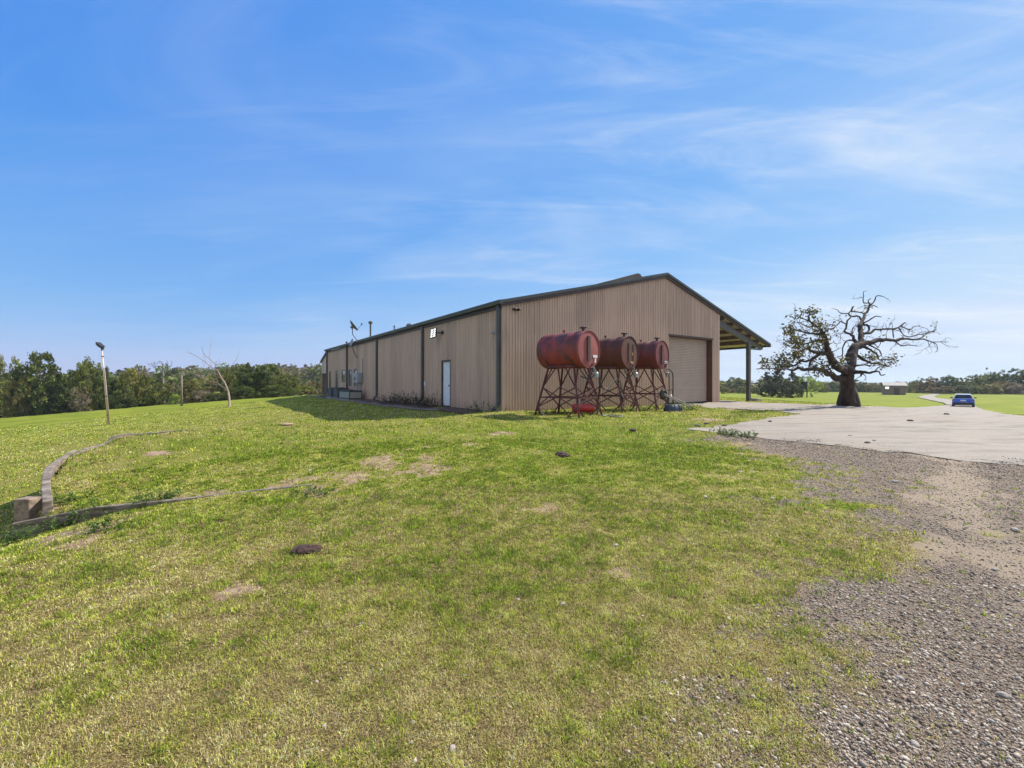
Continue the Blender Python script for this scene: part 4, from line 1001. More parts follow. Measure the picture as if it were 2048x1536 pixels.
def interp_pts(pts, n):
    out = []; P = [Vector(p) for p in pts]
    for i in range(len(P)-1):
        p0 = P[max(i-1, 0)]; p1 = P[i]; p2 = P[i+1]; p3 = P[min(i+2, len(P)-1)]
        for k in range(n):
            t = k/n; q = .5*((2*p1)+(-p0+p2)*t+(2*p0-5*p1+4*p2-p3)*t*t+(-p0+3*p1-3*p2+p3)*t**3); out.append(q)
    out.append(P[-1]); return out
edge = [(-5.72, 5.42), (-6.62, 6.25), (-7.35, 7.0), (-8.02, 7.9), (-8.55, 8.9), (-8.72, 9.8), (-8.25, 10.55), (-7.3, 11.2)]
ep = interp_pts(edge, 5); zs = []
for i, p in enumerate(ep):
    zs.append(max(CZ+float(np.interp(i/5, range(8), [-1.44, -1.41, -1.31, -1.28, -1.28, -1.27, -1.235, -1.22])), t1(p.x+.12, p.y)+(.045 if i < 30 else .045-.012*(i-30))))
for k, (a, b2, lb) in enumerate(((0, 10, 'nearest weathered board of the curved edging, standing highest at the corner post'), (10, 19, 'second weathered board of the curved edging, counting from the corner post'), (19, 27, 'third board of the curved edging, where the curve bends right'), (27, 35, 'last board of the curved edging, nearly sunk in the turf'))):
    q = [(p.x, p.y) for p in ep[a:b2+1]]; e_ = Vector(q[-1]); e0_ = Vector(q[-2]); q[-1] = tuple(e0_.lerp(e_, .9))
    timber(q, .095-.012*k, .5, 'timber_edging', lb, zs=[z_+(-.012 if k % 2 else .006) for z_ in zs[a:b2+1]])
fe = [(-5.98, 5.27), (-5.2, 5.50), (-4.3, 5.74), (-3.5, 5.96), (-2.8, 6.15)]
zs = [CZ-1.665]+[t1(p[0], p[1]+.3)+o_ for p, o_ in zip(fe[1:], (.008, .010, .002, -.012))]
timber(fe, .075, .5, 'timber_edging', 'straight front timber board sinking into the turf toward the right', zs=zs)
px_, py_ = -6.0, 5.46; zt_ = CZ-1.41
o = MB().box((px_-.10, py_-.08, zt_-.62), (px_+.09, py_+.08, zt_)).build('timber_post', 'woodend', None, bevel=.015); o.rotation_euler = (0, 0, 0); tag(o, 'square cut timber corner post at the left end of the edging', 'post')

# ------------------------------------------------------------------ poles
h = hit(217.5, 849); Y = h[1]; top_ = at(204, 702, Y); base = Vector(h); base.z -= .1
e = empty('light_pole', Vector(h), 0, 'leaning pale and rust pole with a black floodlight on top, on the left lawn', 'light pole')
def rl3(v): return Vector(v)-Vector(h)
b = MB(); b.tube([rl3(base), rl3(top_)], [.05, .034], 10); b.build('pole', 'polewood', e, smooth=True)
b = MB(); b.tube([rl3(base)+Vector((.075, 0, 0)), rl3(base.lerp(top_, .78))+Vector((.055, 0, 0))], .014, 8); b.build('conduit', 'polewood', e, smooth=True)
b = MB()
for f_ in (.15, .4, .93): q = rl3(base.lerp(top_, f_)); b.tube([q-Vector((0, 0, .015)), q+Vector((0, 0, .015))], .085, 10)
b.build('strap', 'brown', e)
tp = rl3(top_); b = MB(); b.tube([tp, tp+Vector((-.02, 0, .12)), tp+Vector((-.08, 0, .2)), tp+Vector((-.02, 0, .28))], .025, 8); b.box(tuple(tp+Vector((-.02, -.05, .08))), tuple(tp+Vector((.08, .05, .2)))); b.build('bracket', 'black', e)
HM = Matrix.Translation(tp+Vector((-.10, 0, .36))) @ Matrix.Rotation(R(40), 4, 'Y'); b = MB()
b.add([tuple(HM @ Vector(v)) for v in [(-.2, -.15, .03), (.2, -.15, .03), (.2, .15, .03), (-.2, .15, .03), (-.16, -.11, -.07), (.16, -.11, -.07), (.16, .11, -.07), (-.16, .11, -.07)]], [(0, 3, 2, 1), (4, 5, 6, 7), (0, 1, 5, 4), (1, 2, 6, 5), (2, 3, 7, 6), (3, 0, 4, 7)])
for k in range(5): b.box((-.14+k*.06, -.10, -.12), (-.12+k*.06, .10, -.068), HM)
b.build('lamp_head', 'black', e)
h = hit(363.5, 812); Y = h[1]; e = empty('utility_pole', Vector(h), 0, 'thin weathered utility pole with a short crossarm in front of the left woods', 'pole')
tp = at(363, 746, Y)-Vector(h); b = MB(); b.tube([(0, 0, -.2), tp], [.10, .075], 8); b.build('pole', 'wood', e, smooth=True)
b = MB(); b.bar(tp+Vector((-.22, 0, -.05)), tp+Vector((.24, 0, -.05)), .09); b.build('crossarm', 'galv', e)

# ------------------------------------------------------------------ branch tubes from traced skeletons
def tree_tubes(limbs, org, sc, base_px, Y, rsc, rg, depth_amp, n=9, thick=0):
    """limbs: lists of (zx, zy, r) traced points; returns MB with smooth tapered tubes and end points; depth wanders off the trace plane"""
    b = MB(); ends = []; paths = []
    X0 = None; cache = {}
    def dep(k): return 0
    allp = []
    for li, limb in enumerate(limbs):
        key0 = (limb[0][0], limb[0][1]); off = 0
        best = 1e9
        for (q, dq) in allp:
            dd = math.hypot(q[0]-key0[0], q[1]-key0[1])
            if dd < best: best = dd; off = dq
        if li == 0: off = 0
        sg = rg.choice([-1, 1]); slope = sg*rg.uniform(.3, 1)*depth_amp
        pts = []; L = 0; px_l = None
        for (zx, zy, r) in limb:
            if px_l: L += math.hypot(zx-px_l[0], zy-px_l[1])
            px_l = (zx, zy)
            d = off+slope*L; px = org[0]+zx/sc; py = org[1]+zy/sc
            Yd = Y+d
            p = at(px, py, Yd); pts.append((p, (max(r, .8)+(1.8 if r > 1.6 else .3)*thick)*rsc)); allp.append(((zx, zy), d))
        P = [p for p, r in pts]; Rr = [r for p, r in pts]; out = []; ro = []
        for i in range(len(P)-1):
            p0 = P[max(i-1, 0)]; p1 = P[i]; p2 = P[i+1]; p3 = P[min(i+2, len(P)-1)]; st = 4
            for k in range(st):
                t = k/st; q = .5*((2*p1)+(-p0+p2)*t+(2*p0-5*p1+4*p2-p3)*t*t+(-p0+3*p1-3*p2+p3)*t**3); rr_ = Rr[i]*(1-t)+Rr[i+1]*t
                wob = Vector(rg.normal(0, 1, 3))*min(rr_*(.2 if li else .05), .07)
                if i == 0 and k == 0: wob = Vector((0, 0, 0))
                out.append(q+wob); ro.append(rr_*rg.uniform(.90, 1.10))
        out.append(P[-1]); ro.append(Rr[-1]*.6)
        b.tube(out, ro, n if max(ro) > .06 else 5); paths.append((out, ro))
    return b, paths
def twigs(b, paths, rg, per_m, length, rmin, maxr, gen=2):
    tips = []
    def twig(p, d, L, r, g):
        pts = [p]; n = 5; dd = d.normalized()
        for i in range(n):
            dd = (dd+Vector(rg.normal(0, .33, 3))+Vector((0, 0, .04))).normalized(); pts.append(pts[-1]+dd*L/n)
        b.tube(pts, [r*(1-.8*i/n) for i in range(n+1)], 4, cap=False); tips.append((pts[-1], dd)); tips.append((pts[3], dd))
        if g > 0:
            for i in range(2, n+1):
                if rg.random() < .6: twig(pts[i], dd+Vector(rg.normal(0, .8, 3)), L*.5, r*.6, g-1)
    for out, ro in paths:
        for i in range(1, len(out)):
            if ro[i] > maxr: continue
            seg = (out[i]-out[i-1]); m = rg.poisson(per_m*seg.length)
            for _ in range(m):
                d = seg.normalized()*.5+Vector(rg.normal(0, 1, 3))*.8; twig(out[i], d, length*rg.uniform(.5, 1.3), max(rmin, min(ro[i]*.4, rmin*1.8)), gen-1)
    return tips
def leaves_at(pts, rg, per, spread, size, cols, name, parent, label=None):
    P = np.array([tuple(p) for p in pts]); N = len(P)*per; c = np.repeat(P, per, 0)+rg.normal(0, spread, (N, 3))
    a = rg.normal(0, 1, (N, 3)); a /= np.linalg.norm(a, axis=1)[:, None]; q = rg.normal(0, 1, (N, 3)); t = np.cross(a, q); t /= np.linalg.norm(t, axis=1)[:, None]
    s = size*rg.uniform(.6, 1.3, (N, 1)); V = np.stack([c-a*s, c+t*s*.45, c+a*s, c-t*s*.45], 1).reshape(-1, 3)
    cc = np.array(cols)[rg.integers(0, len(cols), N)]*rg.uniform(.7, 1.25, (N, 1))
    o = npmesh(name, V, np.arange(N*4).reshape(-1, 4), M['leafm'], col=np.repeat(cc, 4, 0)); o.parent = parent
    return o
# the big old oak
OAK = [
 [(1005,1185,88),(1004,1150,79),(1000,1080,65),(1000,980,60),(1000,900,57),(1003,840,54),(1015,800,46)],
 [(1008,850,46),(1035,740,47),(1050,670,45),(1100,610,38),(1170,590,27),(1270,565,24),(1350,555,18),(1450,560,15),(1530,545,12),(1620,555,9),(1700,550,7),(1790,575,4),(1890,575,2)],
 [(1110,620,28),(1128,580,26),(1125,510,26),(1118,430,25),(1145,370,14),(1160,320,12),(1185,290,11),(1205,240,9),(1200,215,6),(1150,210,4),(1150,150,3),(1150,110,2),(1190,100,1.5)],
 [(1205,240,6),(1250,200,5),(1270,150,4),(1320,150,3),(1355,165,1.5)], [(1200,215,4),(1195,190,4),(1220,170,2)], [(1205,235,5),(1245,238,4),(1285,255,2)],
 [(1150,310,7),(1090,295,6),(1040,290,6),(1050,245,4)],
 [(1125,370,9),(1100,335,8),(1040,340,8),(1010,310,7),(1040,280,5),(1060,240,3)],
 [(1090,590,20),(1065,560,15),(1040,515,12),(975,485,9),(990,440,8),(1000,380,7),(1040,340,6)],
 [(1015,310,5),(940,310,4),(900,275,2),(845,265,1.5)], [(985,410,5),(935,385,5),(900,420,4),(800,405,2)],
 [(1150,405,7),(1210,370,6),(1260,340,5),(1320,345,2)], [(1140,415,11),(1190,425,11),(1200,470,9),(1160,500,10)],
 [(1140,500,14),(1220,490,11),(1260,460,10),(1330,460,9),(1420,455,8),(1480,440,7),(1530,400,5),(1545,405,3)],
 [(1500,430,5),(1580,465,4),(1620,435,3),(1680,425,2)], [(1480,450,5),(1520,510,4),(1580,530,4),(1650,510,3),(1740,495,3),(1810,475,2)],
 [(1420,460,5),(1430,540,4)], [(1620,555,5),(1700,530,4),(1760,480,3),(1815,485,1.5)], [(1450,575,5),(1500,610,5),(1560,605,4),(1635,610,2)], [(1780,575,3),(1830,600,2),(1835,640,1.5)],
 [(1080,700,18),(1150,740,12),(1220,770,9),(1300,780,7),(1370,805,4),(1400,800,2)], [(1150,620,14),(1200,640,10),(1230,660,8),(1280,700,6),(1300,745,4),(1390,735,2)],
 [(1200,600,8),(1290,650,5),(1320,700,3)], [(1050,860,24),(1130,855,17),(1190,865,10),(1250,855,8),(1290,850,5),(1310,885,4),(1355,880,2)], [(1250,855,5),(1300,810,4),(1390,800,2)],
 [(1075,800,10),(1150,790,6),(1220,800,4)], [(1150,860,12),(1130,880,8),(1120,900,3)],
 [(1000,850,42),(950,835,38),(900,812,35),(868,770,32),(850,740,32),(825,680,29),(810,610,23),(795,560,19),(785,510,15)],
 [(785,510,14),(750,460,10),(700,420,8),(650,380,7),(640,330,5),(690,310,3),(745,290,2)], [(785,510,12),(700,500,8),(620,490,7),(540,470,5),(480,450,3),(395,440,2)],
 [(640,380,5),(560,350,4),(510,330,2)], [(650,330,4),(640,290,3),(590,275,2)], [(780,490,9),(820,460,6),(860,450,4),(900,430,2)], [(620,490,4),(560,530,3),(500,560,3),(420,570,2)],
 [(815,680,22),(750,680,16),(690,670,12),(620,640,8),(560,660,6),(500,690,4),(450,700,2)], [(815,600,14),(740,560,10),(660,580,7),(580,600,5),(500,570,3),(450,600,2)],
 [(740,690,14),(680,735,11),(620,755,9),(560,760,8),(500,800,7),(450,800,5),(380,800,4),(300,770,3),(190,780,2)], [(660,740,6),(640,820,5)], [(560,760,5),(500,700,4),(450,740,2)],
 [(985,905,40),(920,912,34),(880,905,30),(820,870,26),(760,840,22),(680,830,16),(600,835,14),(540,820,12),(500,840,8),(430,830,5),(350,830,4),(260,820,3),(150,830,2)],
 [(860,890,9),(830,820,6),(760,790,5),(700,760,3)], [(1060,570,9),(1020,560,7),(980,580,6),(955,640,5),(950,700,4),(900,720,2)],
 [(560,600,4),(520,640,3),(440,610,2)], [(700,420,5),(640,440,4),(560,400,3),(490,400,1.5)], [(500,800,5),(420,760,3),(360,740,2)], [(1040,510,5),(1050,450,4),(1080,420,2)],
]
ho = hit(1697, 812.5); OY = ho[1]; rg = np.random.default_rng(77)
e = empty('old_oak_tree', Vector(ho), 0, 'massive gnarled old oak with thick dark trunk and sparse leaves beside the driveway', 'tree')
rsc = OY/F/4.6545*.80
b, paths = tree_tubes(OAK, (1480, 560), 4.6545, None, OY, rsc, rg, .006, 12, 1)
# root flare
for k in range(9):
    a = 6.283*k/9+.3; d = Vector((math.cos(a), math.sin(a), 0)); c0 = Vector(ho); r0 = 62*rsc
    b.tube([c0+Vector((0, 0, 1.0))+d*r0*.55, c0+Vector((0, 0, .45))+d*r0*.85, c0+Vector((0, 0, .1))+d*r0*1.25, c0-Vector((0, 0, .15))+d*r0*1.55], [.14, .2, .17, .08], 8)
tips = twigs(b, [p for p in paths[1:]], rg, 1.5, .62, .014, .24, 2)
o = b.build('trunk', 'bark', None, smooth=True); mwi = Matrix.Translation(-Vector(ho))
o.data.transform(mwi); o.parent = e
def zt(p): # back to trace coordinates
    return ((p.x/p.y*F+1024-1480)*4.6545, (768-(p.z-CZ)/p.y*F-560)*4.6545)
spots = [(700,400,60),(650,300,55),(740,545,75),(640,640,95),(690,650,80),(560,660,70),(750,800,60),(450,720,60),(330,760,80),(230,770,60),(380,830,60),(1200,715,45),(1430,740,50),(850,450,50),(500,600,60),(600,600,80),(480,830,60),(520,740,60),(1120,890,35),(1360,800,40),(700,700,70),(540,340,50),(460,470,50),(790,480,50),(1210,540,40),(980,760,40)]
lp = []; lp2 = []
for p, d in tips:
    x_, y_ = zt(p); k_ = min(math.hypot(x_-a, y_-c_)/q for a, c_, q in spots)
    if k_ < 1 and rg.random() < .85: lp.append(p-Vector(ho))
    elif rg.random() < .04: lp2.append(p-Vector(ho))
print('oak tips', len(tips), len(lp), len(lp2), 'Y', OY)
OL = [(.07,.075,.018),(.12,.115,.028),(.20,.16,.04),(.05,.055,.016),(.10,.08,.03)]
leaves_at(lp, rg, 9, .13, .07, OL, 'foliage', e)
leaves_at(lp2, rg, 4, .08, .06, OL, 'foliage', e)
# bare young tree on the left lawn
BT = [
 [(717,940,22),(717,900,16),(714,840,15),(705,770,14),(690,712,12),(660,640,11),(620,580,10),(595,530,9),(565,480,8),(500,450,6),(430,390,5),(370,350,4),(290,300,3),(190,265,1.5)],
 [(550,470,5),(545,420,4),(480,350,4),(410,290,3),(380,200,1.5)], [(470,330,3),(485,200,2.4),(495,80,1.2)], [(565,480,5),(600,440,4),(600,390,2.5),(585,330,1.5)],
 [(690,715,11),(640,690,8),(590,650,7),(540,630,5),(450,610,4),(350,560,3),(250,510,1.5)], [(570,640,5),(560,580,4),(535,510,3),(540,480,2)], [(630,590,4),(640,520,2)],
 [(660,650,5),(690,560,3.5),(725,470,3),(760,410,2.5),(810,330,2),(835,235,1)], [(610,665,4),(500,650,3),(380,640,1.5)], [(500,600,3),(490,530,2),(475,500,1)], [(730,460,2),(700,400,1.5)], [(360,560,3),(300,530,2),(170,505,1)], [(700,720,6),(650,730,3)],
 [(430,610,3),(400,560,2),(330,540,1)], [(500,450,4),(490,400,2.5),(485,340,1)], [(430,390,3),(420,330,2),(400,260,1)], [(290,300,2),(240,270,1.5),(210,200,.8)]]
hb = hit(457.5, 813.5); rg = np.random.default_rng(12); e = empty('bare_tree', Vector(hb), 0, 'leafless young tree with a peeling reddish trunk leaning left on the lawn', 'tree')
b, paths = tree_tubes(BT, (340, 660), 6.0235, None, hb[1], hb[1]/F/6.0235*.84, rg, .004, 8)
tips = twigs(b, paths, rg, 1.2, .35, .007, .09, 1); o = b.build('trunk', 'palebark', None, smooth=True); o.data.transform(Matrix.Translation(-Vector(hb))); o.parent = e
leaves_at([p-Vector(hb) for p, d in tips if rg.random() < .25], rg, 3, .05, .04, [(.25,.17,.08),(.16,.13,.05)], 'foliage', e)

# ------------------------------------------------------------------ woods
def crown_proto(seed, nclump, per, aspect, leaf, conical=False, gap=.0, top_bias=0):
    rg = np.random.default_rng(seed); C = []
    # unit crown: x,y in [-1,1], z in [0,1]
    while len(C) < nclump:
        p = rg.uniform(-1, 1, 3); z = (p[2]+1)/2
        lim = (1-z)**.75*.98+.04 if conical else (math.sqrt(max(0, 1-((z-.42)/.60)**2)))*(1.0)
        rr_ = math.hypot(p[0], p[1]); lump = .78+.45*float(vnoise(math.atan2(p[1], p[0])*1.6+seed, z*3.5, seed))
        if rr_ < lim*lump and rg.random() < .25+.75*(rr_/max(lim, .01)) and z > .02: C.append((p[0], p[1], z))
    if conical: C += [(0, 0, .95), (.03, 0, .9), (0, .05, .84), (-.06, 0, .8), (.08, 0, .76), (0, -.1, .74), (-.1, .05, .7)]
    C = np.array(C); n = len(C); rad = rg.uniform(.10, .24, n)*(.7 if conical else 1)
    N = n*per; d = rg.normal(0, 1, (N, 3)); d /= np.linalg.norm(d, axis=1)[:, None]; d[:, 2] *= .7
    c = np.repeat(C, per, 0)+d*(np.repeat(rad, per)*rg.random(N)**.45)[:, None]*np.array([1, 1, .55])
    a = rg.normal(0, 1, (N, 3)); a /= np.linalg.norm(a, axis=1)[:, None]; q = rg.normal(0, 1, (N, 3)); t = np.cross(a, q); t /= np.linalg.norm(t, axis=1)[:, None]
    s = leaf*rg.uniform(.55, 1.35, (N, 1)); sc = np.array([1, 1, aspect])
    V = np.stack([c-a*s*sc, c+t*s*.6*sc, c+a*s*sc, c-t*s*.6*sc], 1).reshape(-1, 3)
    tint = np.repeat(np.repeat(rg.uniform(.65, 1.35, n), per)*rg.uniform(.75, 1.25, N), 4)
    hue = np.repeat(np.repeat(rg.random(n), per), 4)
    return V, tint, hue, C
PR = [crown_proto(101+k, 120, 62, .5, .05) for k in range(5)]
PC = [crown_proto(201+k, 95, 60, .6, .04, True) for k in range(2)]
PL = [crown_proto(301+k, 44, 62, .5, .045) for k in range(2)]      # loose, see-through
SPEC0 = dict(dark=((.050,.066,.014),(.10,.118,.024)), mid=((.075,.09,.017),(.155,.165,.032)), olive=((.11,.105,.028),(.19,.165,.045)), rust=((.11,.085,.035),(.17,.13,.05)),
            brown=((.13,.10,.065),(.22,.17,.11)), bright=((.12,.18,.025),(.22,.27,.045)), cedar=((.035,.042,.020),(.075,.07,.035)), gold=((.09,.11,.02),(.19,.165,.03)))
SPEC = {k: tuple(tuple(min(.5, c*1.45) for c in t) for t in v) for k, v in SPEC0.items()}
mcache = {}
def crown_mesh(proto, k, spec):
    key = (proto, k, spec)
    if key in mcache: return mcache[key]
    V, tint, hue, C = {'R': PR, 'C': PC, 'L': PL}[proto][k]; a, b_ = SPEC[spec]; a = np.array(a); b_ = np.array(b_)
    col = (a+(b_-a)*hue[:, None])*tint[:, None]
    o = npmesh('crown', V, np.arange(len(V)).reshape(-1, 4), M['leafm'], col=col); me = o.data; bpy.data.objects.remove(o); mcache[key] = me; return me
tcache = {}
def trunk_mesh(k, C):
    if k in tcache: return tcache[k]
    rg = np.random.default_rng(400+k); b = MB()
    b.tube([(0, 0, -.12), (.02, 0, .12), (-.02, .02, .45), (.03, 0, .8)], [.055, .045, .036, .012], 8)
    for i in rg.choice(len(C), 12, replace=False):
        c = C[i]; b.tube([(0, 0, .28+.3*rg.random()), (c[0]*.45, c[1]*.45, .35+c[2]*.3), (c[0]*.9, c[1]*.9, .3+c[2]*.62)], [.022, .015, .006], 5)
    o = b.build('trunk', 'greybark', None, smooth=True); me = o.data; bpy.data.objects.remove(o); tcache[k] = me; return me
cnt = 0
def tree(px, ytop, wpx, Y, spec, label, proto='R', k=None, group=None, ybase=None, clear=.22, name='tree'):
    global cnt
    cnt += 1; k = cnt % (5 if proto == 'R' else 2) if k is None else k
    x = (px-1024)/F*Y; z0 = t1(x, Y) if ybase is None else at(px, ybase, Y).z; top = at(px, ytop, Y).z; H = top-z0; w = wpx/F*Y/2*math.cos(math.atan(x/Y))**.8
    e = empty(name, (x, Y, z0), 0, label, 'tree' if 'bush' not in name and 'shrub' not in name else 'bush', group)
    me = crown_mesh(proto, k, spec); o = bpy.data.objects.new('crown', me); COL.objects.link(o); o.parent = e; o.location = (0, 0, H*clear); o.scale = (w, w*.85, H*(1-clear)); o.rotation_euler = (0, 0, (cnt*2.4) % 6.28)
    me = trunk_mesh(cnt % 5, PR[cnt % 5][3]); o = bpy.data.objects.new('trunk', me); COL.objects.link(o); o.parent = e; tw = max(1.0, H*.45); o.scale = (max(w*.7, 1.5), max(w*.7, 1.5), H*.95); o.rotation_euler = (0, 0, cnt*1.1)
    return e
GL = 'trees along the left edge of the lawn'
LT = [(-30,712,110,64,'mid','oak cut by the left edge of the picture'), (14,706,62,66,'olive','thin topped olive tree at the far left edge'), (75,708,112,62,'dark','largest dark green tree on the left, second from the picture edge'),
 (34,745,60,60,'olive','low yellowish tree in front at the far left'), (140,742,66,66,'dark','dark tree between the largest left tree and the light pole'), (178,719,72,64,'mid','tall round green tree just left of the light pole'),
 (212,736,56,62,'dark','dark tree directly behind the light pole'), (160,772,46,58,'brown','low brownish brush left of the light pole'), (238,748,48,66,'mid','mid green tree just right of the light pole'), (262,737,52,64,'gold','yellowing tree with orange patches right of the light pole'), (288,748,44,66,'gold','second yellowing tree, nearer the dead snag'),
 (250,780,60,59,'dark','low dark bush under the yellowing trees'), (318,768,64,60,'mid','green thicket below the dead snag'), (348,764,36,62,'brown','brownish bare brush left of the utility pole'), (352,788,30,58,'bright','small bright green bush at the foot of the utility pole'), (383,758,50,62,'olive','olive tree just right of the utility pole'), (412,772,60,60,'brown','brownish low brush left of the bare lawn tree'),
 (432,750,40,66,'olive','olive tree seen through the branches of the bare lawn tree'), (458,727,46,63,'mid','upright green tree directly behind the bare lawn tree'), (440,785,66,58,'dark','low dark bush at the foot of the bare lawn tree'), (486,772,62,58,'dark','low dark bush right of the bare lawn tree'),
 (503,729,72,62,'dark','dense dark green tree with the highest crown left of the building'), (540,731,80,63,'dark','broad dense dark tree in the clump left of the building'), (574,744,56,62,'mid','rightmost dense green tree of the clump left of the building'), (560,770,80,58,'dark','dark skirt of brush under the dense clump'),
 (604,768,44,80,'olive','olive brush between the dense clump and the building'), (630,762,40,84,'rust','rusty brown tree right beside the rear corner of the building'), (646,764,44,86,'olive','olive tree peeping past the rear corner of the building'), (612,780,60,70,'bright','low yellow green brush at the crest left of the building')]
for px, yt, w, Y, sp_, lb in LT: tree(px, yt, w, Y, sp_, lb, 'L' if 'thin' in lb or 'brush left' in lb else 'R', None, GL, clear=.12)
# dead snag
hs = Vector((at(327, 800, 64).x, 64, t1(at(327, 800, 64).x, 64))); rg = np.random.default_rng(4)
SN = [[(1680,780,14),(1670,600,10),(1672,450,8),(1665,400,6),(1660,340,4),(1625,315,2)], [(1668,400,5),(1700,385,4),(1750,370,3),(1760,310,2)], [(1665,380,4),(1620,370,3),(1530,370,1.5)], [(1675,480,6),(1720,450,4),(1790,430,3),(1830,380,1.5)], [(1675,520,6),(1600,500,4),(1540,470,2)], [(1700,460,3),(1720,340,2),(1700,310,1)], [(1680,560,5),(1760,480,3),(1850,470,1.5)]]
e = empty('dead_tree', hs, 0, 'pale dead snag with twisted bare limbs rising above the left woods', 'tree', GL)
b, paths = tree_tubes(SN, (0, 660), 5.12, None, 64, 64/F/5.12, rg, .01, 7); tips = twigs(b, paths, rg, .9, .8, .02, .3, 1); o = b.build('trunk', 'greybark', None, smooth=True); o.data.transform(Matrix.Translation(-hs)); o.parent = e
leaves_at([p-hs for p, d in tips if rg.random() < .5], rg, 6, .2, .14, [(.10,.10,.02)], 'foliage', e)
GR = 'trees along the right horizon'
RT = [(1532,743,46,84,'cedar','C','dark conical cedar nearest the porch post'), (1556,731,60,86,'cedar','C','tallest dark cedar between porch post and oak'), (1584,739,52,84,'cedar','C','dark cedar just left of the bright green tree'), (1570,762,60,80,'cedar','R','low dark bush joining the cedars'),
 (1598,748,24,88,'bright','R','narrow bright green tree beside the cedars'), (1622,742,44,92,'bright','L','airy bright green tree standing behind the dark hunting blind'),
 (1450,774,26,120,'olive','R','olive bush right beside the gable corner under the porch'), (1468,776,30,130,'rust','R','brownish bush in the porch opening left of centre'), (1486,774,30,125,'mid','R','green bush in the porch opening near the post'), (1506,776,30,125,'dark','R','dark bush just right of the porch post'),
 (1645,768,30,150,'olive','R','low olive tree left of the oak trunk'), (1662,765,34,170,'dark','R','low dark tree seen left of the oak trunk'), (1722,768,40,170,'mid','R','low green tree right of the oak trunk'), (1748,766,40,165,'olive','R','low olive tree left of the small shed'), (1770,763,36,170,'brown','R','brownish tree behind the left end of the small shed'),
 (1800,763,40,165,'mid','R','green tree behind the small shed'), (1828,762,30,150,'mid','R','green tree just right of the small shed'), (1846,757,46,140,'rust','R','rusty brown broad tree right of the small shed'), (1872,757,40,140,'rust','R','reddish tree where the road meets the woods'), (1836,753,22,150,'dark','L','thin crowned tree poking above the rusty tree'), (1862,751,26,150,'dark','L','loose crowned tall tree above the road end'),
 (1896,752,52,138,'dark','R','dark rounded tree just left of the blue car roof'), (1921,756,44,138,'mid','R','green tree directly above the blue car'), (1944,752,34,142,'olive','R','olive tree right above the blue car mirror'), (1962,746,44,134,'mid','R','mid green tree left of the tallest right-hand tree'), (1983,734,44,136,'dark','L','tallest airy dark tree on the right horizon'), (1985,748,60,138,'dark','R','dark broad tree under the tallest crown on the right'), (2022,738,62,132,'dark','R','big dark tree second from the right edge'), (2062,739,70,130,'dark','R','big dark tree cut by the right edge'), (2005,760,54,128,'rust','R','low rusty tree in front of the big right-hand trees'), (1975,768,60,126,'olive','R','low olive brush below the tallest right-hand tree'), (1930,770,60,128,'dark','R','low dark brush behind the blue car'), (1880,772,60,130,'rust','R','low rusty brush at the end of the road'), (2040,768,60,124,'brown','R','low brownish brush near the right edge'),(2110,745,70,130,'dark','R','dark tree outside the right edge of the picture')]
for px, yt, w, Y, sp_, pr, lb in RT: tree(px, yt, w, Y, sp_, lb, pr, None, GR, clear=.02 if yt > 740 else .1)
# far woods: one mass
def mass(name, label, pts, seed, spec_w):
    rg = np.random.default_rng(seed); Vs = []; Cs = []
    for (x, y, w, h) in pts:
        V, tint, hue, C = PR[rg.integers(5)]; V4 = V.reshape(-1, 4, 3); sel = rg.choice(len(V4), 620, replace=False); Q = V4[sel]; c = Q.mean(1, keepdims=True); Q = c+(Q-c)*2.6
        sp_ = list(SPEC)[rg.choice(len(SPEC), p=spec_w)]; a, b_ = [np.array(v) for v in SPEC[sp_]]
        tq = tint.reshape(-1, 4)[sel]; hq = hue.reshape(-1, 4)[sel]; Cs.append(((a+(b_-a)*hq[..., None])*tq[..., None]).reshape(-1, 3))
        Vs.append((Q*np.array([w, w, h])+np.array([x, y, t1(x, y)-.05*h])).reshape(-1, 3))
    V = np.concatenate(Vs); o = npmesh(name, V, np.arange(len(V)).reshape(-1, 4), M['leafm'], col=np.concatenate(Cs)); return tag(o, label, 'woods', kind='stuff')
pts = []
for i in range(300):
    u = rnd.uniform(-1.35, -.36); Y = rnd.uniform(72, 270)**1.0; x = u*Y
    if Y < 100 and u > -.5: continue
    h_ = rnd.uniform(6, 9.5); pts.append((x, Y, rnd.uniform(3.2, 5.5), h_))
w_ = np.array([.25, .25, .2, .08, .12, .05, 0, .05]); mass('distant_woods', 'mixed green and brown woods rising on the slope far behind the left tree line', pts, 8, w_/w_.sum())
pts = []
for i in range(150):
    u = rnd.uniform(.42, 1.4); Y = rnd.uniform(165, 230); pts.append((u*Y, Y, rnd.uniform(4, 7), rnd.uniform(3.5, 6)))
mass('distant_woods', 'low mixed woods closing the field along the right horizon', pts, 9, w_/w_.sum())
pts = []
for i in range(150):
    u = rnd.uniform(-1.4, -.3); Y = rnd.uniform(66, 72); pts.append((u*Y, Y, rnd.uniform(2, 3.4), rnd.uniform(2.5, 4)))
mass('undergrowth', 'shady undergrowth filling the foot of the left woods', pts, 10, w_/w_.sum())
# blind
h = hit(1609, 786); Y = 86; p0 = at(1609, 786, Y); e = empty('hunting_blind', (p0.x, Y, t1(p0.x, Y)), .9, 'dark box blind on posts below the airy bright green tree', 'blind'); zg = at(1609, 786, Y).z-e.location.z
b = MB(); b.box((-.62, -.5, zg+.7), (.62, .5, zg+2.1)); b.box((-.7, -.58, zg+2.1), (.7, .58, zg+2.2)); b.build('cabin', 'black', e)
b = MB()
for i in (-1, 1):
    for j in (-1, 1): b.box((i*.5-.06, j*.4-.06, -.2), (i*.5+.06, j*.4+.06, zg+.7))
b.build('leg', 'brown', e)
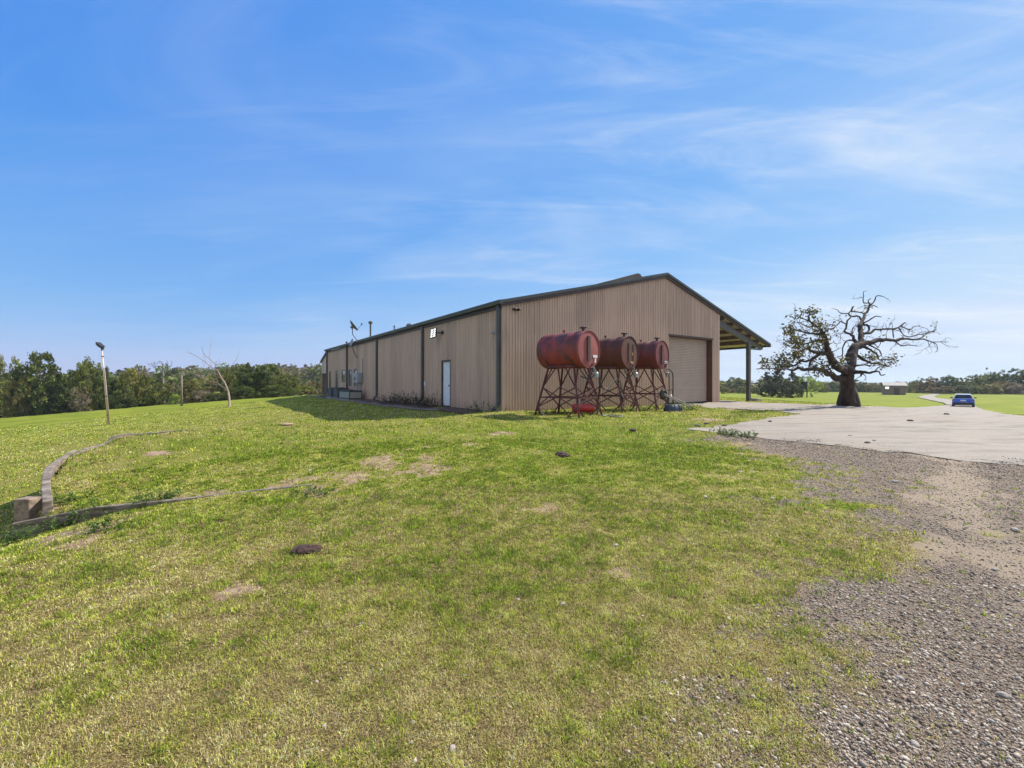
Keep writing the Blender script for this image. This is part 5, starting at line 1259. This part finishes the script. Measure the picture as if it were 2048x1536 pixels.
# shed
Ys = 118; p0 = at(1790, 788.5, Ys); zg = t1(p0.x, p0.y); e = empty('shed', (p0.x, p0.y, min(zg, p0.z)), R(-33), 'small brown shed with a pale patched metal roof standing alone in the right field', 'shed'); off = p0.z-e.location.z
hh = (788.5-771)/F*Ys; wd = 43/F*Ys*.77/2; rh = (771-764.5)/F*Ys
b = MB(); b.box((-wd, 0, -.3), (wd, 4, off+hh)); b.build('wall', 'shedwall', e)
b = MB(); b.add([(-wd-.3, -.4, off+hh-.02), (wd+.3, -.4, off+hh-.02), (wd+.3, 2, off+hh+rh), (-wd-.3, 2, off+hh+rh), (wd+.3, 4.4, off+hh-.02), (-wd-.3, 4.4, off+hh-.02)], [(0, 1, 2, 3), (3, 2, 4, 5)]); b.add([(-wd+.01, 0, off+hh), (-wd+.01, 4, off+hh), (-wd+.01, 2, off+hh+rh-.05)], [(0, 1, 2)]); b.add([(wd-.01, 0, off+hh), (wd-.01, 4, off+hh), (wd-.01, 2, off+hh+rh-.05)], [(0, 1, 2)])
ro = b.build('roof', 'shedroof', e); m_ = ro.modifiers.new('s', 'SOLIDIFY'); m_.thickness = .06
b = MB()
for k in range(14): xx = -wd-.2+k*(2*wd+.4)/13; b.bar((xx, -.4, off+hh+.02), (xx, 2, off+hh+rh+.04), .05)
b.build('rib', 'shedroof', ro)
b = MB(); b.box((-wd+.25, -.12, off+hh-.9), (-wd+.95, -.02, off+hh-.35)); b.build('lamp', emis('shed_lamp', (.9, 1, .85), .9), e)
b = MB(); b.box((wd-2.4, -.05, -.1), (wd-1.3, .02, off+hh*.75)); b.build('door', 'brown', e)

# ------------------------------------------------------------------ blue car
hc = hit(1926.5, 813); pc = Vector(hc); ang = math.atan2(pc.x, pc.y)
Yc = pc.y; wpx = 41; W_ = wpx/F*Yc*math.cos(ang)*.5*1.0/1; W_ = .92
e = empty('blue_car', pc, -ang+R(0), 'bright blue hatchback seen from behind on the pale drive', 'car')
csc = (812-786.5)/F*Yc/1.50; e.scale = (csc,)*3; print('car', hc, csc)
b = MB()
secs = [(-2.1, .84, .36, .86, .93), (-1.95, .90, .24, .98, 1.0), (-1.2, .92, .22, 1.0, 1.0), (0, .93, .22, 1.0, 1.0), (1.3, .91, .22, .92, 1.0), (1.95, .84, .26, .78, .95), (2.15, .70, .36, .66, .9)]
vs = []; fs = []; nn = 10
for y_, w, z0, z1, q in secs:
    y_ = y_; ring = [(-w*.92, z0), (w*.92, z0), (w, z0+.14), (w*1.0, z0+.34), (w*.99, z1-.2), (w*.93, z1-.03), (w*.82, z1), (-w*.82, z1), (-w*.93, z1-.03), (-w*.99, z1-.2), (-w, z0+.34), (-w, z0+.14)]
    nn = len(ring); vs += [(x, y_, z) for x, z in ring]
for i in range(len(secs)-1):
    for k in range(nn): fs.append((i*nn+k, i*nn+(k+1) % nn, (i+1)*nn+(k+1) % nn, (i+1)*nn+k))
fs += [tuple(range(nn))[::-1], tuple((len(secs)-1)*nn+k for k in range(nn))]
b.add(vs, fs)
b.build('body', 'blue', e, auto=True)
b = MB(); rings = []
for y_, w, z in ((-1.98, .80, .97), (-1.78, .72, 1.20), (-1.5, .62, 1.44), (-1.0, .61, 1.49), (.1, .61, 1.49), (.5, .62, 1.44), (1.3, .78, .92)): rings.append([(-w, y_, z), (w, y_, z)])
top = [p for r_ in rings for p in r_]; low = [(-.84, r_[0][1], .9) for r_ in rings]+[(.84, r_[0][1], .9) for r_ in rings]; k7 = len(rings)
b.add(top+low, [(2*i, 2*i+1, 2*i+3, 2*i+2) for i in range(k7-1)]+[(2*i, 2*i+2, 2*k7+i+1, 2*k7+i) for i in range(k7-1)]+[(2*i+3, 2*i+1, 3*k7+i, 3*k7+i+1) for i in range(k7-1)]+[(0, 2*k7, 3*k7, 1)]); b.build('cabin', 'carroof_glare', e, auto=True)
b = MB(); b.add([(-.72, -1.985, 1.00), (.72, -1.985, 1.00), (.67, -1.80, 1.205), (-.67, -1.80, 1.205), (.57, -1.525, 1.435), (-.57, -1.525, 1.435)], [(0, 1, 2, 3), (3, 2, 4, 5)])
b.build('rear_window', 'carglass', e)
for sx in (-1, 1):
    b = MB(); b.add([(sx*.835, -1.4, 1.0), (sx*.84, .8, 1.0), (sx*.675, .35, 1.38), (sx*.67, -1.2, 1.40)], [(0, 1, 2, 3)]); b.build('side_window', 'carglass', e)
    b = MB(); b.box((sx*.86-.08, -2.1, .74), (sx*.86-.12*sx*-1-.08 if False else sx*.86+.08*0-sx*.22, -2.03, .90)) if False else b.box((min(sx*.60, sx*.88), -2.105, .74), (max(sx*.60, sx*.88), -1.99, .88)); b.build('tail_light', 'tail', e, bevel=.02)
    b = MB(); b.box((min(sx*.88, sx*1.10), .55, .96), (max(sx*.88, sx*1.10), .68, 1.10)); b.build('mirror', 'black', e, bevel=.03)
    for yy in (-1.35, 1.35):
        b = MB(); b.lathe([(.30, -.11), (.335, -.10), (.345, 0), (.335, .10), (.30, .11)], (sx*.81, yy, .345), 'x', 24); wh_ = b.build('wheel', 'rub', e, auto=True)
        b = MB(); b.lathe([(.21, -.01), (.21, .115*1), (.05, .12)], (0, 0, 0), 'x', 16); r_ = b.build('rim', 'galv', wh_); r_.location = (sx*.81, yy, .345); r_.scale = (sx, 1, 1)
b = MB(); b.box((-.86, -2.17, .26), (.86, -2.02, .52)); b.build('bumper', 'black', e, bevel=.05)
b = MB(); b.box((-.22, -2.125, .70), (.22, -2.095, .84)); b.build('licence_plate', 'labelwhite', e)
b = MB(); b.box((-.3, -2.2, .555), (.38, -2.10, .60)); b.build('chrome_strip', 'galv', e)

# ------------------------------------------------------------------ haze
m = bpy.data.materials.new('haze_air'); m.use_nodes = True; nt = m.node_tree; nt.nodes.remove(nt.nodes['Principled BSDF'])
v = nt.nodes.new('ShaderNodeVolumePrincipled'); v.inputs['Color'].default_value = (.75, .86, 1, 1); v.inputs['Density'].default_value = .00028; v.inputs['Anisotropy'].default_value = .2
nt.links.new(v.outputs[0], nt.nodes['Material Output'].inputs['Volume'])
if HAZE:
    b = MB(); b.box((-2700, -2700, -40), (2700, 2700, 45)); o = b.build('haze', m); tag(o, 'thin pale air softening the farthest ridge', 'haze', kind='stuff')

# ------------------------------------------------------------------ light, sky, camera
ELEV = 44.0; sh = Vector((-.82, -.572, 0)); a_off = R(-SOFF)
sd = Vector((sh.x*math.cos(a_off)-sh.y*math.sin(a_off), sh.x*math.sin(a_off)+sh.y*math.cos(a_off), 0))
# sd is the way shadows fall; the sun stands opposite
sun_dir = Vector((-sd.x*math.cos(R(ELEV)), -sd.y*math.cos(R(ELEV)), math.sin(R(ELEV))))
L = bpy.data.lights.new('sun', 'SUN'); L.energy = SUN; L.angle = R(.53); L.color = (1, .94, .82)
lo = bpy.data.objects.new('sun', L); COL.objects.link(lo); lo.rotation_euler = sun_dir.to_track_quat('Z', 'Y').to_euler()
W = bpy.data.worlds.new('World'); S.world = W; W.use_nodes = True; nt = W.node_tree; bg = nt.nodes['Background']
sky = nt.nodes.new('ShaderNodeTexSky'); sky.sky_type = 'NISHITA'; sky.sun_disc = False; sky.sun_elevation = R(ELEV); sky.sun_rotation = math.atan2(sun_dir.x, sun_dir.y)
sky.air_density = 1.3; sky.dust_density = .25; sky.ozone_density = 3.0; sky.altitude = 100
tc = nt.nodes.new('ShaderNodeTexCoord'); sep = nt.nodes.new('ShaderNodeSeparateXYZ'); nt.links.new(tc.outputs['Generated'], sep.inputs[0])
def MA(op, a, b_=None, clamp=False):
    n = nt.nodes.new('ShaderNodeMath'); n.operation = op; n.use_clamp = clamp
    for i, v_ in enumerate((a, b_)):
        if v_ is None: continue
        if isinstance(v_, (int, float)): n.inputs[i].default_value = v_
        else: nt.links.new(v_, n.inputs[i])
    return n.outputs[0]
# cirrus on a flat layer overhead: direction / (height + small) gives layer coordinates
den = MA('ADD', MA('MAXIMUM', sep.outputs[2], 0), .10)
cx_ = MA('DIVIDE', sep.outputs[0], den); cy_ = MA('DIVIDE', sep.outputs[1], den)
cmb = nt.nodes.new('ShaderNodeCombineXYZ'); nt.links.new(cx_, cmb.inputs[0]); nt.links.new(cy_, cmb.inputs[1])
def cn(scale, rot, stretch, detail, rough, loc=(0, 0, 0), dist=0):
    mp = nt.nodes.new('ShaderNodeMapping'); mp.inputs['Rotation'].default_value = (0, 0, rot); mp.inputs['Scale'].default_value = stretch; mp.inputs['Location'].default_value = loc; nt.links.new(cmb.outputs[0], mp.inputs[0])
    n = nt.nodes.new('ShaderNodeTexNoise'); n.inputs['Scale'].default_value = scale; n.inputs['Detail'].default_value = detail; n.inputs['Roughness'].default_value = rough; n.inputs['Distortion'].default_value = dist; nt.links.new(mp.outputs[0], n.inputs[0]); return n.outputs['Fac']
def rp_(f, lo, hi, v=1.0):
    r_ = nt.nodes.new('ShaderNodeMapRange'); r_.interpolation_type = 'SMOOTHSTEP'; r_.inputs[1].default_value = lo; r_.inputs[2].default_value = hi; r_.inputs[4].default_value = v; nt.links.new(f, r_.inputs[0]); return r_.outputs[0]
c1 = rp_(cn(.9, R(38), (.55, 1.25, 1), 9, .6, (3.6, 1, 0), .9), .46, .78, .50)
c2 = rp_(cn(.5, R(-20), (.8, 1.2, 1), 6, .5, (7, 2, 0), .4), .42, .72, .34)
c3 = rp_(cn(2.0, R(50), (.30, 1.5, 1), 10, .68, (1, 5, 0), 1.2), .48, .76, .38)
side = MA('ADD', MA('MULTIPLY', sep.outputs[0], .62), .55, True)     # thicker veil toward the sun
cl = MA('MULTIPLY', MA('ADD', MA('ADD', c1, c2), c3), side, True)
cl = MA('MULTIPLY', cl, rp_(sep.outputs[2], .0, .06))
bk = MA('MULTIPLY', rp_(MA('MULTIPLY', sep.outputs[1], -1), .05, .6), rp_(sep.outputs[2], .02, .2), True)   # unseen bright cloud bank added behind the viewer to lift the shaded gable
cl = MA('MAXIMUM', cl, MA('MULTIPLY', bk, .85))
veil = MA('MULTIPLY', rp_(MA('MULTIPLY', sep.outputs[2], -1), -.35, -.02), MA('ADD', MA('MULTIPLY', sep.outputs[0], .30), .16, True))
cl = MA('ADD', cl, veil, True)
# slight grade of the clear sky
ssep = nt.nodes.new('ShaderNodeSeparateColor'); nt.links.new(sky.outputs[0], ssep.inputs[0]); scmb = nt.nodes.new('ShaderNodeCombineColor')
for i, (a_, g_) in enumerate(((.455, 1.107), (.56, .608), (.90, .17))):
    nt.links.new(MA('MINIMUM', MA('MULTIPLY', MA('POWER', MA('MULTIPLY', ssep.outputs[i], .1665), g_), a_/(SKY*2**EXPO)), (.52, .68, .95)[i]/(SKY*2**EXPO)), scmb.inputs[i])
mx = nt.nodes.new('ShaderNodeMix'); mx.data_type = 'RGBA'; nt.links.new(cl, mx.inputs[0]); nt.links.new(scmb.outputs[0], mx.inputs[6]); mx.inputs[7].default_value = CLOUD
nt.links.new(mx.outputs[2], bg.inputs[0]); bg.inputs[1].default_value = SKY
cam = bpy.data.cameras.new('camera'); co = bpy.data.objects.new('camera', cam); COL.objects.link(co); co.location = (0, 0, CZ); co.rotation_euler = (R(90), 0, 0)
cam.sensor_fit = 'HORIZONTAL'; cam.sensor_width = 36; cam.lens = 36*F/2048; cam.clip_start = .05; cam.clip_end = 9000; S.camera = co
S.render.engine = 'CYCLES'; S.view_settings.view_transform = 'Standard'; S.view_settings.look = 'None'; S.view_settings.gamma = 1; S.view_settings.exposure = EXPO
S.cycles.max_bounces = 8; S.cycles.transparent_max_bounces = 8; S.cycles.volume_bounces = 0
S.render.resolution_x = 1024; S.render.resolution_y = 768
